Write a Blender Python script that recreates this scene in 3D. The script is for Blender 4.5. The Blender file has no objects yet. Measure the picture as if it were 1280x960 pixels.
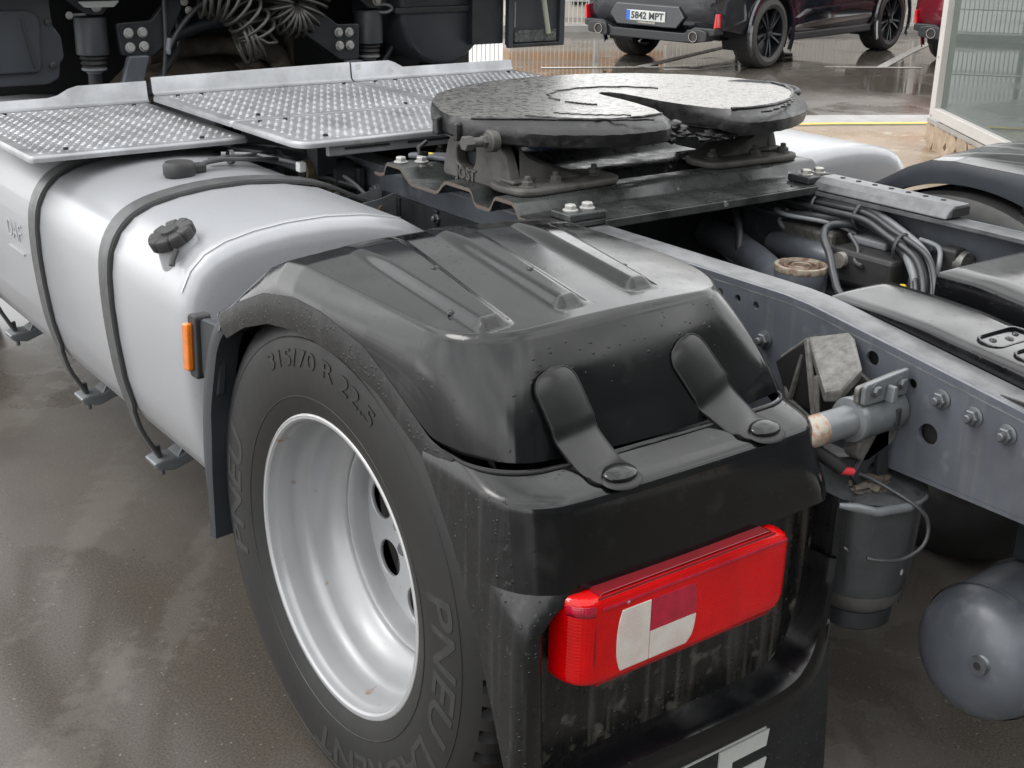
import bpy, bmesh, math, random
from math import sin, cos, pi, radians, sqrt, atan2
from mathutils import Vector, Matrix
from mathutils.bvhtree import BVHTree
random.seed(7)
S = bpy.context.scene
COL = S.collection

# ------------------------------------------------------------------ camera
cam = bpy.data.objects.new('camera', bpy.data.cameras.new('camera'))
COL.objects.link(cam); S.camera = cam
CP = Vector((-2.2567, -1.9222, 1.6828)); YAW, PIT, ROL = 0.64087, 0.35943, 0.019453
fw = Vector((sin(YAW)*cos(PIT), cos(YAW)*cos(PIT), -sin(PIT)))
rt = Vector((cos(YAW), -sin(YAW), 0)); up = rt.cross(fw)
r2 = rt*cos(ROL)+up*sin(ROL); u2 = -rt*sin(ROL)+up*cos(ROL)
cam.matrix_world = Matrix(((r2.x, u2.x, -fw.x, CP.x), (r2.y, u2.y, -fw.y, CP.y), (r2.z, u2.z, -fw.z, CP.z), (0, 0, 0, 1)))
cam.data.sensor_width = 36; cam.data.lens = 45.0
cam.data.clip_start = 0.05; cam.data.clip_end = 600

# ------------------------------------------------------------------ sky, sun, exposure
SUN_EL, SUN_ROT = radians(52), radians(-62)      # sun to the front left behind the cloud
W = bpy.data.worlds.new('World'); S.world = W; W.use_nodes = True
wn, wl = W.node_tree.nodes, W.node_tree.links
bg = wn['Background']; bg.inputs[1].default_value = 0.15
sky = wn.new('ShaderNodeTexSky'); sky.sky_type = 'NISHITA'; sky.sun_disc = False
sky.sun_elevation = SUN_EL; sky.sun_rotation = SUN_ROT; sky.air_density = 1.0; sky.dust_density = 2.0; sky.ozone_density = 1.0
hs = wn.new('ShaderNodeHueSaturation'); hs.inputs['Saturation'].default_value = 0.12   # grey cloud cover
wl.new(sky.outputs[0], hs.inputs['Color'])
tcw = wn.new('ShaderNodeTexCoord'); mpw = wn.new('ShaderNodeMapping'); mpw.inputs['Scale'].default_value = (1.6, 1.6, 4.0)
wl.new(tcw.outputs['Generated'], mpw.inputs[0])
cl = wn.new('ShaderNodeTexNoise'); cl.inputs['Scale'].default_value = 1.7; cl.inputs['Detail'].default_value = 6; cl.inputs['Roughness'].default_value = .55
wl.new(mpw.outputs[0], cl.inputs['Vector'])
cr = wn.new('ShaderNodeMapRange'); cr.inputs[1].default_value = .30; cr.inputs[2].default_value = .70; cr.inputs[3].default_value = 3.6; cr.inputs[4].default_value = 11.0
wl.new(cl.outputs['Fac'], cr.inputs[0])
cc_ = wn.new('ShaderNodeCombineColor'); 
for q in range(3): wl.new(cr.outputs[0], cc_.inputs[q])
mxw = wn.new('ShaderNodeMix'); mxw.data_type = 'RGBA'; mxw.inputs[0].default_value = .74      # closed cloud deck over the clear sky
wl.new(hs.outputs[0], mxw.inputs[6]); wl.new(cc_.outputs[0], mxw.inputs[7]); wl.new(mxw.outputs[2], bg.inputs[0])
sl = bpy.data.lights.new('sun', 'SUN'); sl.energy = 0.5; sl.angle = radians(22); sl.color = (1, 0.97, 0.92)
so = bpy.data.objects.new('sun', sl); COL.objects.link(so)
sd = Vector((sin(SUN_ROT)*cos(SUN_EL), cos(SUN_ROT)*cos(SUN_EL), sin(SUN_EL)))
so.rotation_euler = (-sd).to_track_quat('-Z', 'Y').to_euler(); so.location = (0, 0, 20)
S.view_settings.view_transform = 'Standard'; S.view_settings.look = 'None'
S.view_settings.gamma = 1; S.view_settings.exposure = 1.4

# ------------------------------------------------------------------ materials
MATS = {}
def mat(name, col, rough=.5, metal=0., spec=.5, coat=0., var=0., vscale=8., col2=None, vlo=.35, vhi=.65, rvar=0., rscale=None,
        bump=0., bscale=60., bdet=4., stretch=None, coatr=.05, seed=0., trans=0., streak=None, speck=None, prism=0., drops=0., dropsc=90.):
    m = bpy.data.materials.new(name); m.use_nodes = True; MATS[name] = m
    nt = m.node_tree; N, L = nt.nodes, nt.links
    p = N['Principled BSDF']
    c4 = (*col, 1)
    p.inputs['Base Color'].default_value = c4; p.inputs['Roughness'].default_value = rough
    p.inputs['Metallic'].default_value = metal; p.inputs['Specular IOR Level'].default_value = spec
    p.inputs['Coat Weight'].default_value = coat; p.inputs['Coat Roughness'].default_value = coatr
    p.inputs['Transmission Weight'].default_value = trans
    tc = N.new('ShaderNodeTexCoord'); src = tc.outputs['Object']
    def mapped(s=None):
        mp = N.new('ShaderNodeMapping'); L.new(src, mp.inputs[0])
        if s: mp.inputs['Scale'].default_value = s
        mp.inputs['Location'].default_value = (seed, seed*.7, seed*1.3)
        return mp.outputs[0]
    vec = mapped(stretch)
    def noise(scale, det=5., v=None, rgh=.6):
        n = N.new('ShaderNodeTexNoise'); n.inputs['Scale'].default_value = scale; n.inputs['Detail'].default_value = det
        n.inputs['Roughness'].default_value = rgh
        L.new(v if v is not None else vec, n.inputs['Vector']); return n.outputs['Fac']
    def ramp(f, lo, hi, a=0., b=1.):
        r = N.new('ShaderNodeMapRange'); r.inputs[1].default_value = lo; r.inputs[2].default_value = hi
        r.inputs[3].default_value = a; r.inputs[4].default_value = b; r.clamp = True
        L.new(f, r.inputs[0]); return r.outputs[0]
    def mix(f, a, b):
        x = N.new('ShaderNodeMix'); x.data_type = 'RGBA'
        L.new(f, x.inputs[0])
        for sock, v in ((x.inputs[6], a), (x.inputs[7], b)):
            if isinstance(v, tuple): sock.default_value = v if len(v) == 4 else (*v, 1)
            else: L.new(v, sock)
        return x.outputs[2]
    out = None
    if col2 is not None:
        f = ramp(noise(vscale, 8.), vlo, vhi)
        out = mix(f, c4, (*col2, 1))
    elif var:
        f = noise(vscale, 6.)
        d = tuple(max(0, c*(1-var)) for c in col); b = tuple(min(1, c*(1+var)) for c in col)
        out = mix(ramp(f, .3, .7), d, b)
    if streak:                                     # vertical run marks: (colour, density low, high, scale)
        sv = mapped((streak[3], streak[3], streak[3]*.06))
        f2 = ramp(noise(1., 6., sv), streak[1], streak[2])
        out = mix(f2, out if out is not None else c4, (*streak[0], 1))
    if speck:                                      # splashes: (colour, lo, hi, scale)
        f3 = ramp(noise(speck[3], 2., mapped()), speck[1], speck[2])
        out = mix(f3, out if out is not None else c4, (*speck[0], 1))
    if out is not None: L.new(out, p.inputs['Base Color'])
    if rvar:
        f = noise(rscale or vscale*1.7, 5.)
        L.new(ramp(f, .3, .7, max(.02, rough-rvar), min(1, rough+rvar)), p.inputs['Roughness'])
    if bump:
        b = N.new('ShaderNodeBump'); b.inputs['Strength'].default_value = 1.0; b.inputs['Distance'].default_value = bump
        L.new(noise(bscale, bdet), b.inputs['Height']); L.new(b.outputs[0], p.inputs['Normal'])
    if prism:                                      # moulded prism ribs on lamp lenses
        hgt = None
        for d in ('X', 'Z'):
            w = N.new('ShaderNodeTexWave'); w.bands_direction = d; w.inputs['Scale'].default_value = prism; L.new(src, w.inputs['Vector'])
            if hgt is None: hgt = w.outputs['Fac']
            else:
                ad = N.new('ShaderNodeMath'); ad.operation = 'ADD'; L.new(hgt, ad.inputs[0]); L.new(w.outputs['Fac'], ad.inputs[1]); hgt = ad.outputs[0]
        b2 = N.new('ShaderNodeBump'); b2.inputs['Distance'].default_value = .00022; L.new(hgt, b2.inputs['Height'])
        if bump: L.new(b.outputs[0], b2.inputs['Normal'])
        L.new(b2.outputs[0], p.inputs['Normal'])
    if drops:                                      # standing rain drops
        v = N.new('ShaderNodeTexVoronoi'); v.inputs['Scale'].default_value = dropsc; L.new(mapped(), v.inputs['Vector'])
        sc = N.new('ShaderNodeSeparateColor'); L.new(v.outputs['Color'], sc.inputs[0])
        sz = ramp(sc.outputs[0], .55, 1., .0, .40)
        df = N.new('ShaderNodeMath'); df.operation = 'SUBTRACT'; L.new(sz, df.inputs[0]); L.new(v.outputs['Distance'], df.inputs[1])
        hh = ramp(df.outputs[0], 0., .12)
        b3 = N.new('ShaderNodeBump'); b3.inputs['Distance'].default_value = drops; L.new(hh, b3.inputs['Height'])
        if bump: L.new(b.outputs[0], b3.inputs['Normal'])
        L.new(b3.outputs[0], p.inputs['Normal'])
    return m

M_silver = mat('silver_paint', (.295, .303, .319), .34, .15, coat=.25, coatr=.18, col2=(.35, .36, .378), vscale=520, vlo=.50, vhi=.72, rvar=.06, bump=0.000011, bscale=300, speck=((.27, .275, .285), .66, .8, 40))
M_strap = mat('strap_rubber', (.055, .057, .058), .45, var=.25, vscale=18, rvar=.1)
M_alu = mat('tread_aluminium', (.30, .308, .32), .44, .6, var=.30, vscale=6, rvar=.1, speck=((.26, .26, .26), .60, .74, 24))
M_hole = mat('hole_shadow', (.012, .012, .013), .9)
M_frame = mat('chassis_grey', (.078, .086, .100), .40, .1, var=.18, vscale=9, rvar=.12, rscale=22, speck=((.12, .127, .137), .60, .74, 20), streak=((.115, .118, .12), .56, .76, 34), bump=0.000027, bscale=180)
M_framed = mat('chassis_dark', (.014, .016, .019), .5, var=.4, vscale=12, rvar=.15, bump=0.000177, bscale=90)
M_dirtflange = mat('chassis_worn', (.105, .109, .115), .34, .1, col2=(.060, .062, .065), vscale=26, vlo=.42, vhi=.66, bump=0.000179, bscale=160)
M_black = mat('black_plastic', (.0034, .0036, .0042), .15, spec=.45, var=.2, vscale=4, rvar=.09, rscale=6, bump=0.000001, bscale=700, speck=((.011, .0115, .012), .58, .74, 11), drops=.00012, dropsc=95)
M_blackd = mat('black_plastic_dirty', (.0042, .0044, .005), .34, var=.3, vscale=12, rvar=.14, rscale=60, bump=0.000106, bscale=150, streak=((.018, .018, .018), .53, .70, 60), speck=((.026, .026, .026), .66, .72, 90), drops=.0016, dropsc=120)
M_recess = mat('black_plastic_splashed', (.005, .005, .0052), .28, var=.3, vscale=9, rvar=.12, rscale=50, bump=0.000106, bscale=120, streak=((.050, .047, .041), .50, .64, 30), speck=((.080, .075, .066), .56, .70, 20), drops=.0016, dropsc=100)
M_latch = mat('latch_rubber', (.0048, .005, .0054), .38, var=.15, vscale=12, rvar=.06)
M_deep = mat('black_deep', (.008, .008, .009), .6)
M_rubber = mat('rubber_black', (.02, .02, .021), .55, var=.2, vscale=20, rvar=.1)
M_tyre = mat('tyre_rubber', (.0068, .0068, .0071), .52, var=.18, vscale=9, rvar=.08, bump=0.000073, bscale=260, col2=(.0100, .0096, .0092), vlo=.4, vhi=.75)
M_tyretxt = mat('tyre_letter', (.022, .022, .0225), .45, var=.2, vscale=40)
M_tyretxd = mat('tyre_letter_dark', (.009, .009, .009), .40)
M_rim = mat('rim_silver', (.315, .32, .328), .36, .25, var=.06, vscale=6, rvar=.08, bump=0.000008, bscale=300, speck=((.24, .17, .11), .70, .76, 24))
M_rimedge = mat('rim_edge', (.50, .50, .49), .42, .2, col2=(.36, .36, .35), vscale=60, vlo=.5, vhi=.75)
M_grease = mat('greasy_steel', (.27, .264, .25), .30, .9, col2=(.025, .0245, .023), vscale=70, vlo=.52, vhi=.68, rvar=.12, rscale=55, bump=0.000515, bscale=170, bdet=6)
M_greased = mat('grease_black', (.010, .010, .0105), .38, var=.5, vscale=24, rvar=.16, rscale=40, bump=0.000478, bscale=150, speck=((.028, .028, .027), .58, .70, 30))
M_cast = mat('cast_grey', (.075, .073, .068), .6, .1, col2=(.034, .032, .03), vscale=16, vlo=.42, vhi=.72, bump=0.000531, bscale=150)
M_castw = mat('cast_splashed', (.15, .147, .139), .45, .35, col2=(.075, .072, .067), vscale=62, vlo=.36, vhi=.66, bump=0.000885, bscale=90)
M_rust = mat('rusty_steel', (.085, .072, .062), .65, .1, col2=(.12, .062, .038), vscale=30, vlo=.52, vhi=.72, bump=0.000663, bscale=120)
M_rustend = mat('rusty_tube_end', (.30, .28, .24), .6, .2, col2=(.24, .12, .06), vscale=50, vlo=.45, vhi=.62, bump=0.000498, bscale=160)
M_tube = mat('grey_tube', (.135, .145, .152), .36, .2, var=.15, vscale=20, rvar=.1)
M_plate = mat('mount_plate', (.06, .064, .064), .30, .4, col2=(.028, .029, .028), vscale=12, vlo=.42, vhi=.62, rvar=.16, rscale=20, bump=0.000133, bscale=120, speck=((.25, .245, .23), .70, .74, 16))
M_bolt = mat('zinc_bolt', (.36, .35, .33), .42, .6, var=.2, vscale=60)
M_boltg = mat('grey_bolt', (.11, .118, .125), .42, .5, var=.25, vscale=60)
M_boltw = mat('white_bolt', (.32, .32, .31), .5, .1, var=.1, vscale=60)
M_brass = mat('dirty_brass', (.20, .165, .105), .5, .5, col2=(.07, .062, .05), vscale=40)
M_red = mat('red_lens', (.70, .0012, .0025), .09, coat=.0, spec=.35, trans=.22, col2=(.50, .0008, .0016), vscale=7, vlo=.40, vhi=.66, bump=0.000004, bscale=420, prism=55)
M_reddk = mat('red_lens_dark', (.16, .002, .006), .12, coat=.3, var=.15, vscale=18)
M_redpk = mat('red_lens_reflex', (.34, .006, .026), .18, coat=.3, var=.2, vscale=40, bump=0.000019, bscale=420, prism=90)
M_clear = mat('clear_lens', (.50, .43, .40), .16, coat=.3, col2=(.54, .52, .48), vscale=16, vlo=.4, vhi=.6, bump=0.000019, bscale=420, prism=70)
M_amber = mat('amber_lens', (.56, .14, .006), .18, coat=.4, var=.15, vscale=60, bump=0.000027, bscale=300)
M_flap = mat('mud_flap_rubber', (.011, .0125, .014), .44, var=.3, vscale=16, rvar=.14, bump=0.000133, bscale=120, streak=((.024, .026, .027), .55, .72, 40), drops=.0014, dropsc=110)
M_white = mat('white_letter_paint', (.50, .515, .495), .45, var=.06, vscale=50)
M_hose = mat('hose_black', (.035, .037, .04), .42, var=.25, vscale=30)
M_hoseg = mat('hose_grey', (.16, .17, .18), .45, var=.15, vscale=30)
M_dust = mat('dusty_plastic', (.026, .030, .036), .5, var=.18, vscale=6, rvar=.1, bump=0.000024, bscale=200)
M_brown = mat('gearbox_dirt', (.12, .095, .07), .7, col2=(.05, .042, .036), vscale=18, bump=0.000995, bscale=80)
M_cab = mat('cab_silver', (.76, .77, .77), .30, .0, coat=.5, var=.03)
M_blue = mat('blue_plastic', (.03, .16, .62), .4)
M_yel = mat('yellow_plastic', (.75, .60, .05), .5)
M_redp = mat('red_plastic', (.55, .03, .04), .45)
M_carblk = mat('car_black_paint', (.010, .012, .018), .12, .2, coat=1., var=.1, speck=((.03, .032, .036), .62, .8, 8))
M_cardark = mat('car_trim', (.016, .017, .019), .45)
M_carred = mat('car_red_paint', (.20, .018, .03), .14, .25, coat=1.)
M_glassd = mat('dark_glass', (.012, .014, .016), .05, spec=.8)
M_chrome = mat('exhaust_chrome', (.30, .27, .24), .25, 1., var=.3, vscale=20)
M_alloy = mat('alloy_black', (.022, .024, .028), .22, .5)
M_ctyre = mat('car_tyre', (.045, .043, .04), .62, var=.2, vscale=14)
M_pl = mat('plate_white', (.48, .50, .48), .4)
M_plb = mat('plate_blue', (.02, .12, .55), .4)
M_pltx = mat('plate_letter', (.03, .035, .04), .5)
M_taill = mat('tail_lamp_red', (.60, .008, .015), .12, coat=.6)
M_fence = mat('fence_white', (.46, .45, .42), .5, var=.08)
M_ochre = mat('ochre_wall', (.42, .225, .10), .85, var=.10, vscale=2., bump=0.001990, bscale=40)
M_wallw = mat('pale_wall', (.44, .41, .36), .85, var=.08, vscale=2.)
M_kerb = mat('concrete_kerb', (.26, .255, .24), .55, var=.15, vscale=6, rvar=.2, bump=0.000995, bscale=80)
M_yellow = mat('yellow_line', (.50, .36, .05), .6, var=.25, vscale=14)
M_line = mat('white_line', (.33, .32, .30), .40, col2=(.14, .13, .12), vscale=14, vlo=.52, vhi=.68, rvar=.2)
M_stone = mat('rough_stone', (.34, .265, .19), .85, col2=(.24, .18, .125), vscale=14, bump=0.004976, bscale=16)
M_framew = mat('white_aluminium', (.44, .425, .405), .42, .1, var=.05)
M_mint = mat('mint_standin', (.36, .46, .41), .5)
M_brush = mat('textured_pad', (.07, .073, .07), .7, col2=(.035, .036, .036), vscale=40, bump=0.001327, bscale=60, stretch=(1, 1, .35))

def mat_asphalt():
    m = bpy.data.materials.new('wet_asphalt'); m.use_nodes = True
    nt = m.node_tree; N, L = nt.nodes, nt.links; p = N['Principled BSDF']
    tc = N.new('ShaderNodeTexCoord')
    def noise(sc, det, rgh=.6, sx=1., sy=1., dist=0., rot=0., ox=0., oy=0.):
        mp = N.new('ShaderNodeMapping'); mp.vector_type = 'TEXTURE'; mp.inputs['Scale'].default_value = (1/sx, 1/sy, 1); mp.inputs['Rotation'].default_value = (0, 0, rot); mp.inputs['Location'].default_value = (ox, oy, 0); L.new(tc.outputs['Object'], mp.inputs[0])
        n = N.new('ShaderNodeTexNoise'); n.inputs['Scale'].default_value = sc; n.inputs['Detail'].default_value = det
        n.inputs['Roughness'].default_value = rgh; n.inputs['Distortion'].default_value = dist
        L.new(mp.outputs[0], n.inputs['Vector']); return n.outputs['Fac']
    def rng(f, a, b, c, d):
        r = N.new('ShaderNodeMapRange'); r.clamp = True
        for i, v in enumerate((a, b, c, d)): r.inputs[i+1].default_value = v
        L.new(f, r.inputs[0]); return r.outputs[0]
    def math(op, a, b):
        x = N.new('ShaderNodeMath'); x.operation = op
        for i, v in enumerate((a, b)):
            if isinstance(v, (int, float)): x.inputs[i].default_value = v
            else: L.new(v, x.inputs[i])
        return x.outputs[0]
    def mix(f, a, b):
        x = N.new('ShaderNodeMix'); x.data_type = 'RGBA'; L.new(f, x.inputs[0])
        for s, v in ((x.inputs[6], a), (x.inputs[7], b)):
            if isinstance(v, tuple): s.default_value = (*v, 1)
            else: L.new(v, s)
        return x.outputs[2]
    agg = noise(170, 4, .75); big = noise(.55, 5, .55, dist=.6); fine = noise(9, 6)
    wet = rng(math('ADD', big, math('MULTIPLY', math('SUBTRACT', fine, .5), .16)), .44, .56, 0, 1)
    pud = rng(math('ADD', noise(.9, 4, .5, dist=.8), math('MULTIPLY', math('SUBTRACT', fine, .5), .10)), .50, .55, 0, 1)
    # the far lot lies under a sheet of standing water
    sx = N.new('ShaderNodeSeparateXYZ'); L.new(tc.outputs['Object'], sx.inputs[0])
    far = rng(math('ADD', sx.outputs[1], math('MULTIPLY', sx.outputs[0], .49)), 8.6, 11.8, 0, 1)
    far2 = math('MULTIPLY', far, rng(noise(.7, 4, .5, 1.0, 3.2, .8), .30, .46, 0, 1))
    c = mix(rng(agg, .3, .7, 0, 1), (.025, .0215, .0180), (.116, .102, .086))
    c = mix(rng(noise(2.2, 5), .35, .7, 0, .45), c, (.080, .070, .059))
    c = mix(math('MULTIPLY', wet, .24), c, (.036, .031, .026))
    pale_mask = rng(math('ADD', noise(1.25, 4, .5, .42, 1.9, .35, radians(53), .3, .2), math('MULTIPLY', math('SUBTRACT', noise(18, 8, .7), .5), .22)), .545, .585, 0, 1)   # pale patches, stretched in one direction
    c = mix(math('MULTIPLY', pale_mask, .30), c, (.140, .130, .114))
    vo = N.new('ShaderNodeTexVoronoi'); vo.inputs['Scale'].default_value = 58; L.new(tc.outputs['Object'], vo.inputs['Vector'])
    se = N.new('ShaderNodeSeparateColor'); L.new(vo.outputs['Color'], se.inputs[0])
    grit = math('MULTIPLY', rng(vo.outputs['Distance'], .06, .20, 1, 0), rng(se.outputs[0], .62, 1.0, 0, 1))
    c = mix(math('MULTIPLY', grit, .9), c, (.20, .18, .155))
    L.new(c, p.inputs['Base Color'])
    r1 = math('SUBTRACT', .42, math('MULTIPLY', wet, .15))
    r2 = math('SUBTRACT', r1, math('MULTIPLY', pud, .16))
    r3 = math('MAXIMUM', math('SUBTRACT', r2, math('MULTIPLY', far2, .30)), .045)
    L.new(r3, p.inputs['Roughness']); p.inputs['Specular IOR Level'].default_value = .5
    calm = math('MULTIPLY', math('SUBTRACT', 1., math('MULTIPLY', pud, .80)), math('SUBTRACT', 1., math('MULTIPLY', far2, .93)))
    b = N.new('ShaderNodeBump'); b.inputs['Distance'].default_value = .0007
    L.new(math('MULTIPLY', calm, .9), b.inputs['Strength']); L.new(agg, b.inputs['Height']); L.new(b.outputs[0], p.inputs['Normal'])
    return m
M_asph = mat_asphalt()
M_pave = mat('ochre_paving', (.23, .165, .10), .36, col2=(.16, .115, .073), vscale=1.6, vlo=.35, vhi=.65, rvar=.22, rscale=1.3, bump=0.000199, bscale=120, speck=((.30, .26, .21), .62, .70, 3))

def mat_pane():
    m = bpy.data.materials.new('window_glass'); m.use_nodes = True
    nt = m.node_tree; N, L = nt.nodes, nt.links
    for n in list(N):
        if n.type == 'BSDF_PRINCIPLED': N.remove(n)
    o = [n for n in N if n.type == 'OUTPUT_MATERIAL'][0]
    t = N.new('ShaderNodeBsdfTransparent'); t.inputs[0].default_value = (.66, .78, .73, 1)
    g = N.new('ShaderNodeBsdfGlossy'); g.inputs['Roughness'].default_value = .01
    d = N.new('ShaderNodeBsdfDiffuse'); d.inputs[0].default_value = (.24, .30, .28, 1)
    fr = N.new('ShaderNodeFresnel'); fr.inputs[0].default_value = 1.6
    a = N.new('ShaderNodeMixShader'); a.inputs[0].default_value = .30; L.new(t.outputs[0], a.inputs[1]); L.new(d.outputs[0], a.inputs[2])
    b = N.new('ShaderNodeMixShader'); L.new(fr.outputs[0], b.inputs[0]); L.new(a.outputs[0], b.inputs[1]); L.new(g.outputs[0], b.inputs[2])
    L.new(b.outputs[0], o.inputs[0]); return m
M_pane = mat_pane()

# ------------------------------------------------------------------ mesh helpers
class MB:
    """collects geometry for ONE mesh object"""
    def __init__(s): s.v = []; s.f = []; s.mi = []; s.cur = 0
    def add(s, vs, fs, M=None):
        b = len(s.v)
        for p in vs: s.v.append(tuple(M @ Vector(p)) if M else tuple(p))
        for f in fs: s.f.append([b+i for i in f]); s.mi.append(s.cur)
        return s
    def box(s, x0, x1, y0, y1, z0, z1, M=None):
        return s.add([(x0, y0, z0), (x1, y0, z0), (x1, y1, z0), (x0, y1, z0), (x0, y0, z1), (x1, y0, z1), (x1, y1, z1), (x0, y1, z1)],
                     [(0, 3, 2, 1), (4, 5, 6, 7), (0, 1, 5, 4), (1, 2, 6, 5), (2, 3, 7, 6), (3, 0, 4, 7)], M)
    def prism(s, pts, axis, a, b, M=None):
        """polygon in the two other axes (order yz for x, xz for y, xy for z), extruded from a to b"""
        def P(u, v, t): return (t, u, v) if axis == 'x' else ((u, t, v) if axis == 'y' else (u, v, t))
        n = len(pts); vs = [P(u, v, a) for u, v in pts]+[P(u, v, b) for u, v in pts]
        fs = [list(range(n)), list(range(2*n-1, n-1, -1))]+[(i, i+n, (i+1) % n+n, (i+1) % n) for i in range(n)]
        return s.add(vs, fs, M)
    def grid(s, rows, closed=False, flip=False):
        nr, nc = len(rows), len(rows[0]); vs = [p for r in rows for p in r]; fs = []
        for i in range(nr-1):
            for j in range(nc if closed else nc-1):
                k = (j+1) % nc
                q = [i*nc+j, i*nc+k, (i+1)*nc+k, (i+1)*nc+j]
                fs.append(q[::-1] if flip else q)
        return s.add(vs, fs)
    def lathe(s, prof, axis='z', seg=32, c=(0, 0, 0), caps=True):
        """prof: (radius, height along axis)"""
        rows = []
        for r, h in prof:
            row = []
            for k in range(seg):
                a = 2*pi*k/seg; u, w = r*cos(a), r*sin(a)
                p = (h, u, w) if axis == 'x' else ((w, h, u) if axis == 'y' else (u, w, h))
                row.append((p[0]+c[0], p[1]+c[1], p[2]+c[2]))
            rows.append(row)
        b = len(s.v); s.grid(rows, True)
        if caps:
            s.f.append([b+k for k in range(seg)][::-1]); s.mi.append(s.cur)
            e = b+(len(prof)-1)*seg; s.f.append([e+k for k in range(seg)]); s.mi.append(s.cur)
        return s
    def tube(s, path, r, seg=8, caps=True):
        pts = [Vector(p) for p in path]; rows = []; prev = None
        for i, p in enumerate(pts):
            t = (pts[min(i+1, len(pts)-1)]-pts[max(i-1, 0)]).normalized()
            if prev is None:
                a = Vector((0, 0, 1)) if abs(t.z) < .9 else Vector((1, 0, 0)); n = t.cross(a).normalized()
            else:
                n = (prev-t*prev.dot(t)).normalized()
            prev = n; b = t.cross(n); rr = r[i] if isinstance(r, (list, tuple)) else r
            rows.append([tuple(p+(n*cos(2*pi*k/seg)+b*sin(2*pi*k/seg))*rr) for k in range(seg)])
        b0 = len(s.v); s.grid(rows, True)
        if caps:
            s.f.append([b0+k for k in range(seg)][::-1]); s.mi.append(s.cur)
            e = b0+(len(rows)-1)*seg; s.f.append([e+k for k in range(seg)]); s.mi.append(s.cur)
        return s
    def build(s, name, mats, parent=None, smooth=35., bevel=0., seg=2, thick=0., kind=None, label=None, fix=True, weld=0.):
        me = bpy.data.meshes.new(name); me.from_pydata(s.v, [], s.f)
        for m in (mats if isinstance(mats, (list, tuple)) else [mats]): me.materials.append(m)
        for pl, i in zip(me.polygons, s.mi): pl.material_index = i
        if fix or weld:
            bm = bmesh.new(); bm.from_mesh(me)
            if weld: bmesh.ops.remove_doubles(bm, verts=bm.verts, dist=weld)
            if fix: bmesh.ops.recalc_face_normals(bm, faces=bm.faces)
            bm.to_mesh(me); bm.free()
        return link(name, me, parent, smooth, bevel, seg, thick, kind, label)

def link(name, me, parent=None, smooth=35., bevel=0., seg=2, thick=0., kind=None, label=None):
    if smooth:
        for pl in me.polygons: pl.use_smooth = True
        me.set_sharp_from_angle(angle=radians(smooth))
    o = bpy.data.objects.new(name, me); COL.objects.link(o)
    if parent: o.parent = parent
    if thick:
        md = o.modifiers.new('thickness', 'SOLIDIFY'); md.thickness = thick; md.offset = -1
    if bevel:
        md = o.modifiers.new('bevel', 'BEVEL'); md.width = bevel; md.segments = seg; md.limit_method = 'ANGLE'; md.angle_limit = radians(40)
        md.harden_normals = False
    if kind: o['kind'] = kind
    if label: o['label'] = label
    return o

def thing(name, label, cat, loc=(0, 0, 0), rz=0., group=None):
    o = bpy.data.objects.new(name, None); COL.objects.link(o); o.empty_display_size = .2
    o.location = loc; o.rotation_euler = (0, 0, rz); o['label'] = label; o['category'] = cat
    if group: o['group'] = group
    return o

def curve_mesh(splines, depth, bevel=0., res=2):
    """filled 2D outline with holes -> mesh in the local xy plane, z in [-depth/2, depth/2]"""
    cu = bpy.data.curves.new('outline', 'CURVE'); cu.dimensions = '2D'; cu.fill_mode = 'BOTH'
    cu.extrude = max(depth/2-bevel, 0); cu.bevel_depth = bevel; cu.bevel_resolution = res
    for pts in splines:
        sp = cu.splines.new('POLY'); sp.points.add(len(pts)-1); sp.use_cyclic_u = True
        for q, (x, y) in zip(sp.points, pts): q.co = (x, y, 0, 1)
    o = bpy.data.objects.new('outline', cu); COL.objects.link(o)
    dg = bpy.context.evaluated_depsgraph_get()
    me = bpy.data.meshes.new_from_object(o.evaluated_get(dg)); bpy.data.objects.remove(o); bpy.data.curves.remove(cu)
    me.materials.clear()
    return me

def plate(name, splines, depth, M, mt, parent, bevel=0., smooth=30., label=None):
    me = curve_mesh(splines, depth, bevel); me.transform(M); me.materials.append(mt)
    return link(name, me, parent, smooth, label=label)

def basis(ax, ay, o):
    """matrix whose local x is ax, local y is ay, origin o"""
    ax = Vector(ax).normalized(); az = ax.cross(Vector(ay)).normalized(); ay = az.cross(ax)
    return Matrix(((ax.x, ay.x, az.x, o[0]), (ax.y, ay.y, az.y, o[1]), (ax.z, ay.z, az.z, o[2]), (0, 0, 0, 1)))

def circ(x, y, r, n=20): return [(x+r*cos(2*pi*k/n), y+r*sin(2*pi*k/n)) for k in range(n)]
def rrect(x0, x1, y0, y1, r, n=5):
    out = []
    for cx, cy, a in ((x1-r, y1-r, 0), (x0+r, y1-r, 90), (x0+r, y0+r, 180), (x1-r, y0+r, 270)):
        for k in range(n+1):
            t = radians(a+90*k/n); out.append((cx+r*cos(t), cy+r*sin(t)))
    return out
def fillet(pts, r, n=5, closed=True):
    out = []; N = len(pts)
    for i, p in enumerate(pts):
        p = Vector(p)
        ri = r[i] if isinstance(r, (list, tuple)) else r
        if (not closed and i in (0, N-1)) or ri == 0: out.append(tuple(p)); continue
        a = Vector(pts[i-1])-p; b = Vector(pts[(i+1) % N])-p
        la, lb = a.length, b.length; a.normalize(); b.normalize()
        d = min(ri, la*.49, lb*.49); A = p+a*d; B = p+b*d
        for k in range(n+1):
            t = k/n; out.append(tuple(A*(1-t)**2+p*2*t*(1-t)+B*t*t))
    return out
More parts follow.
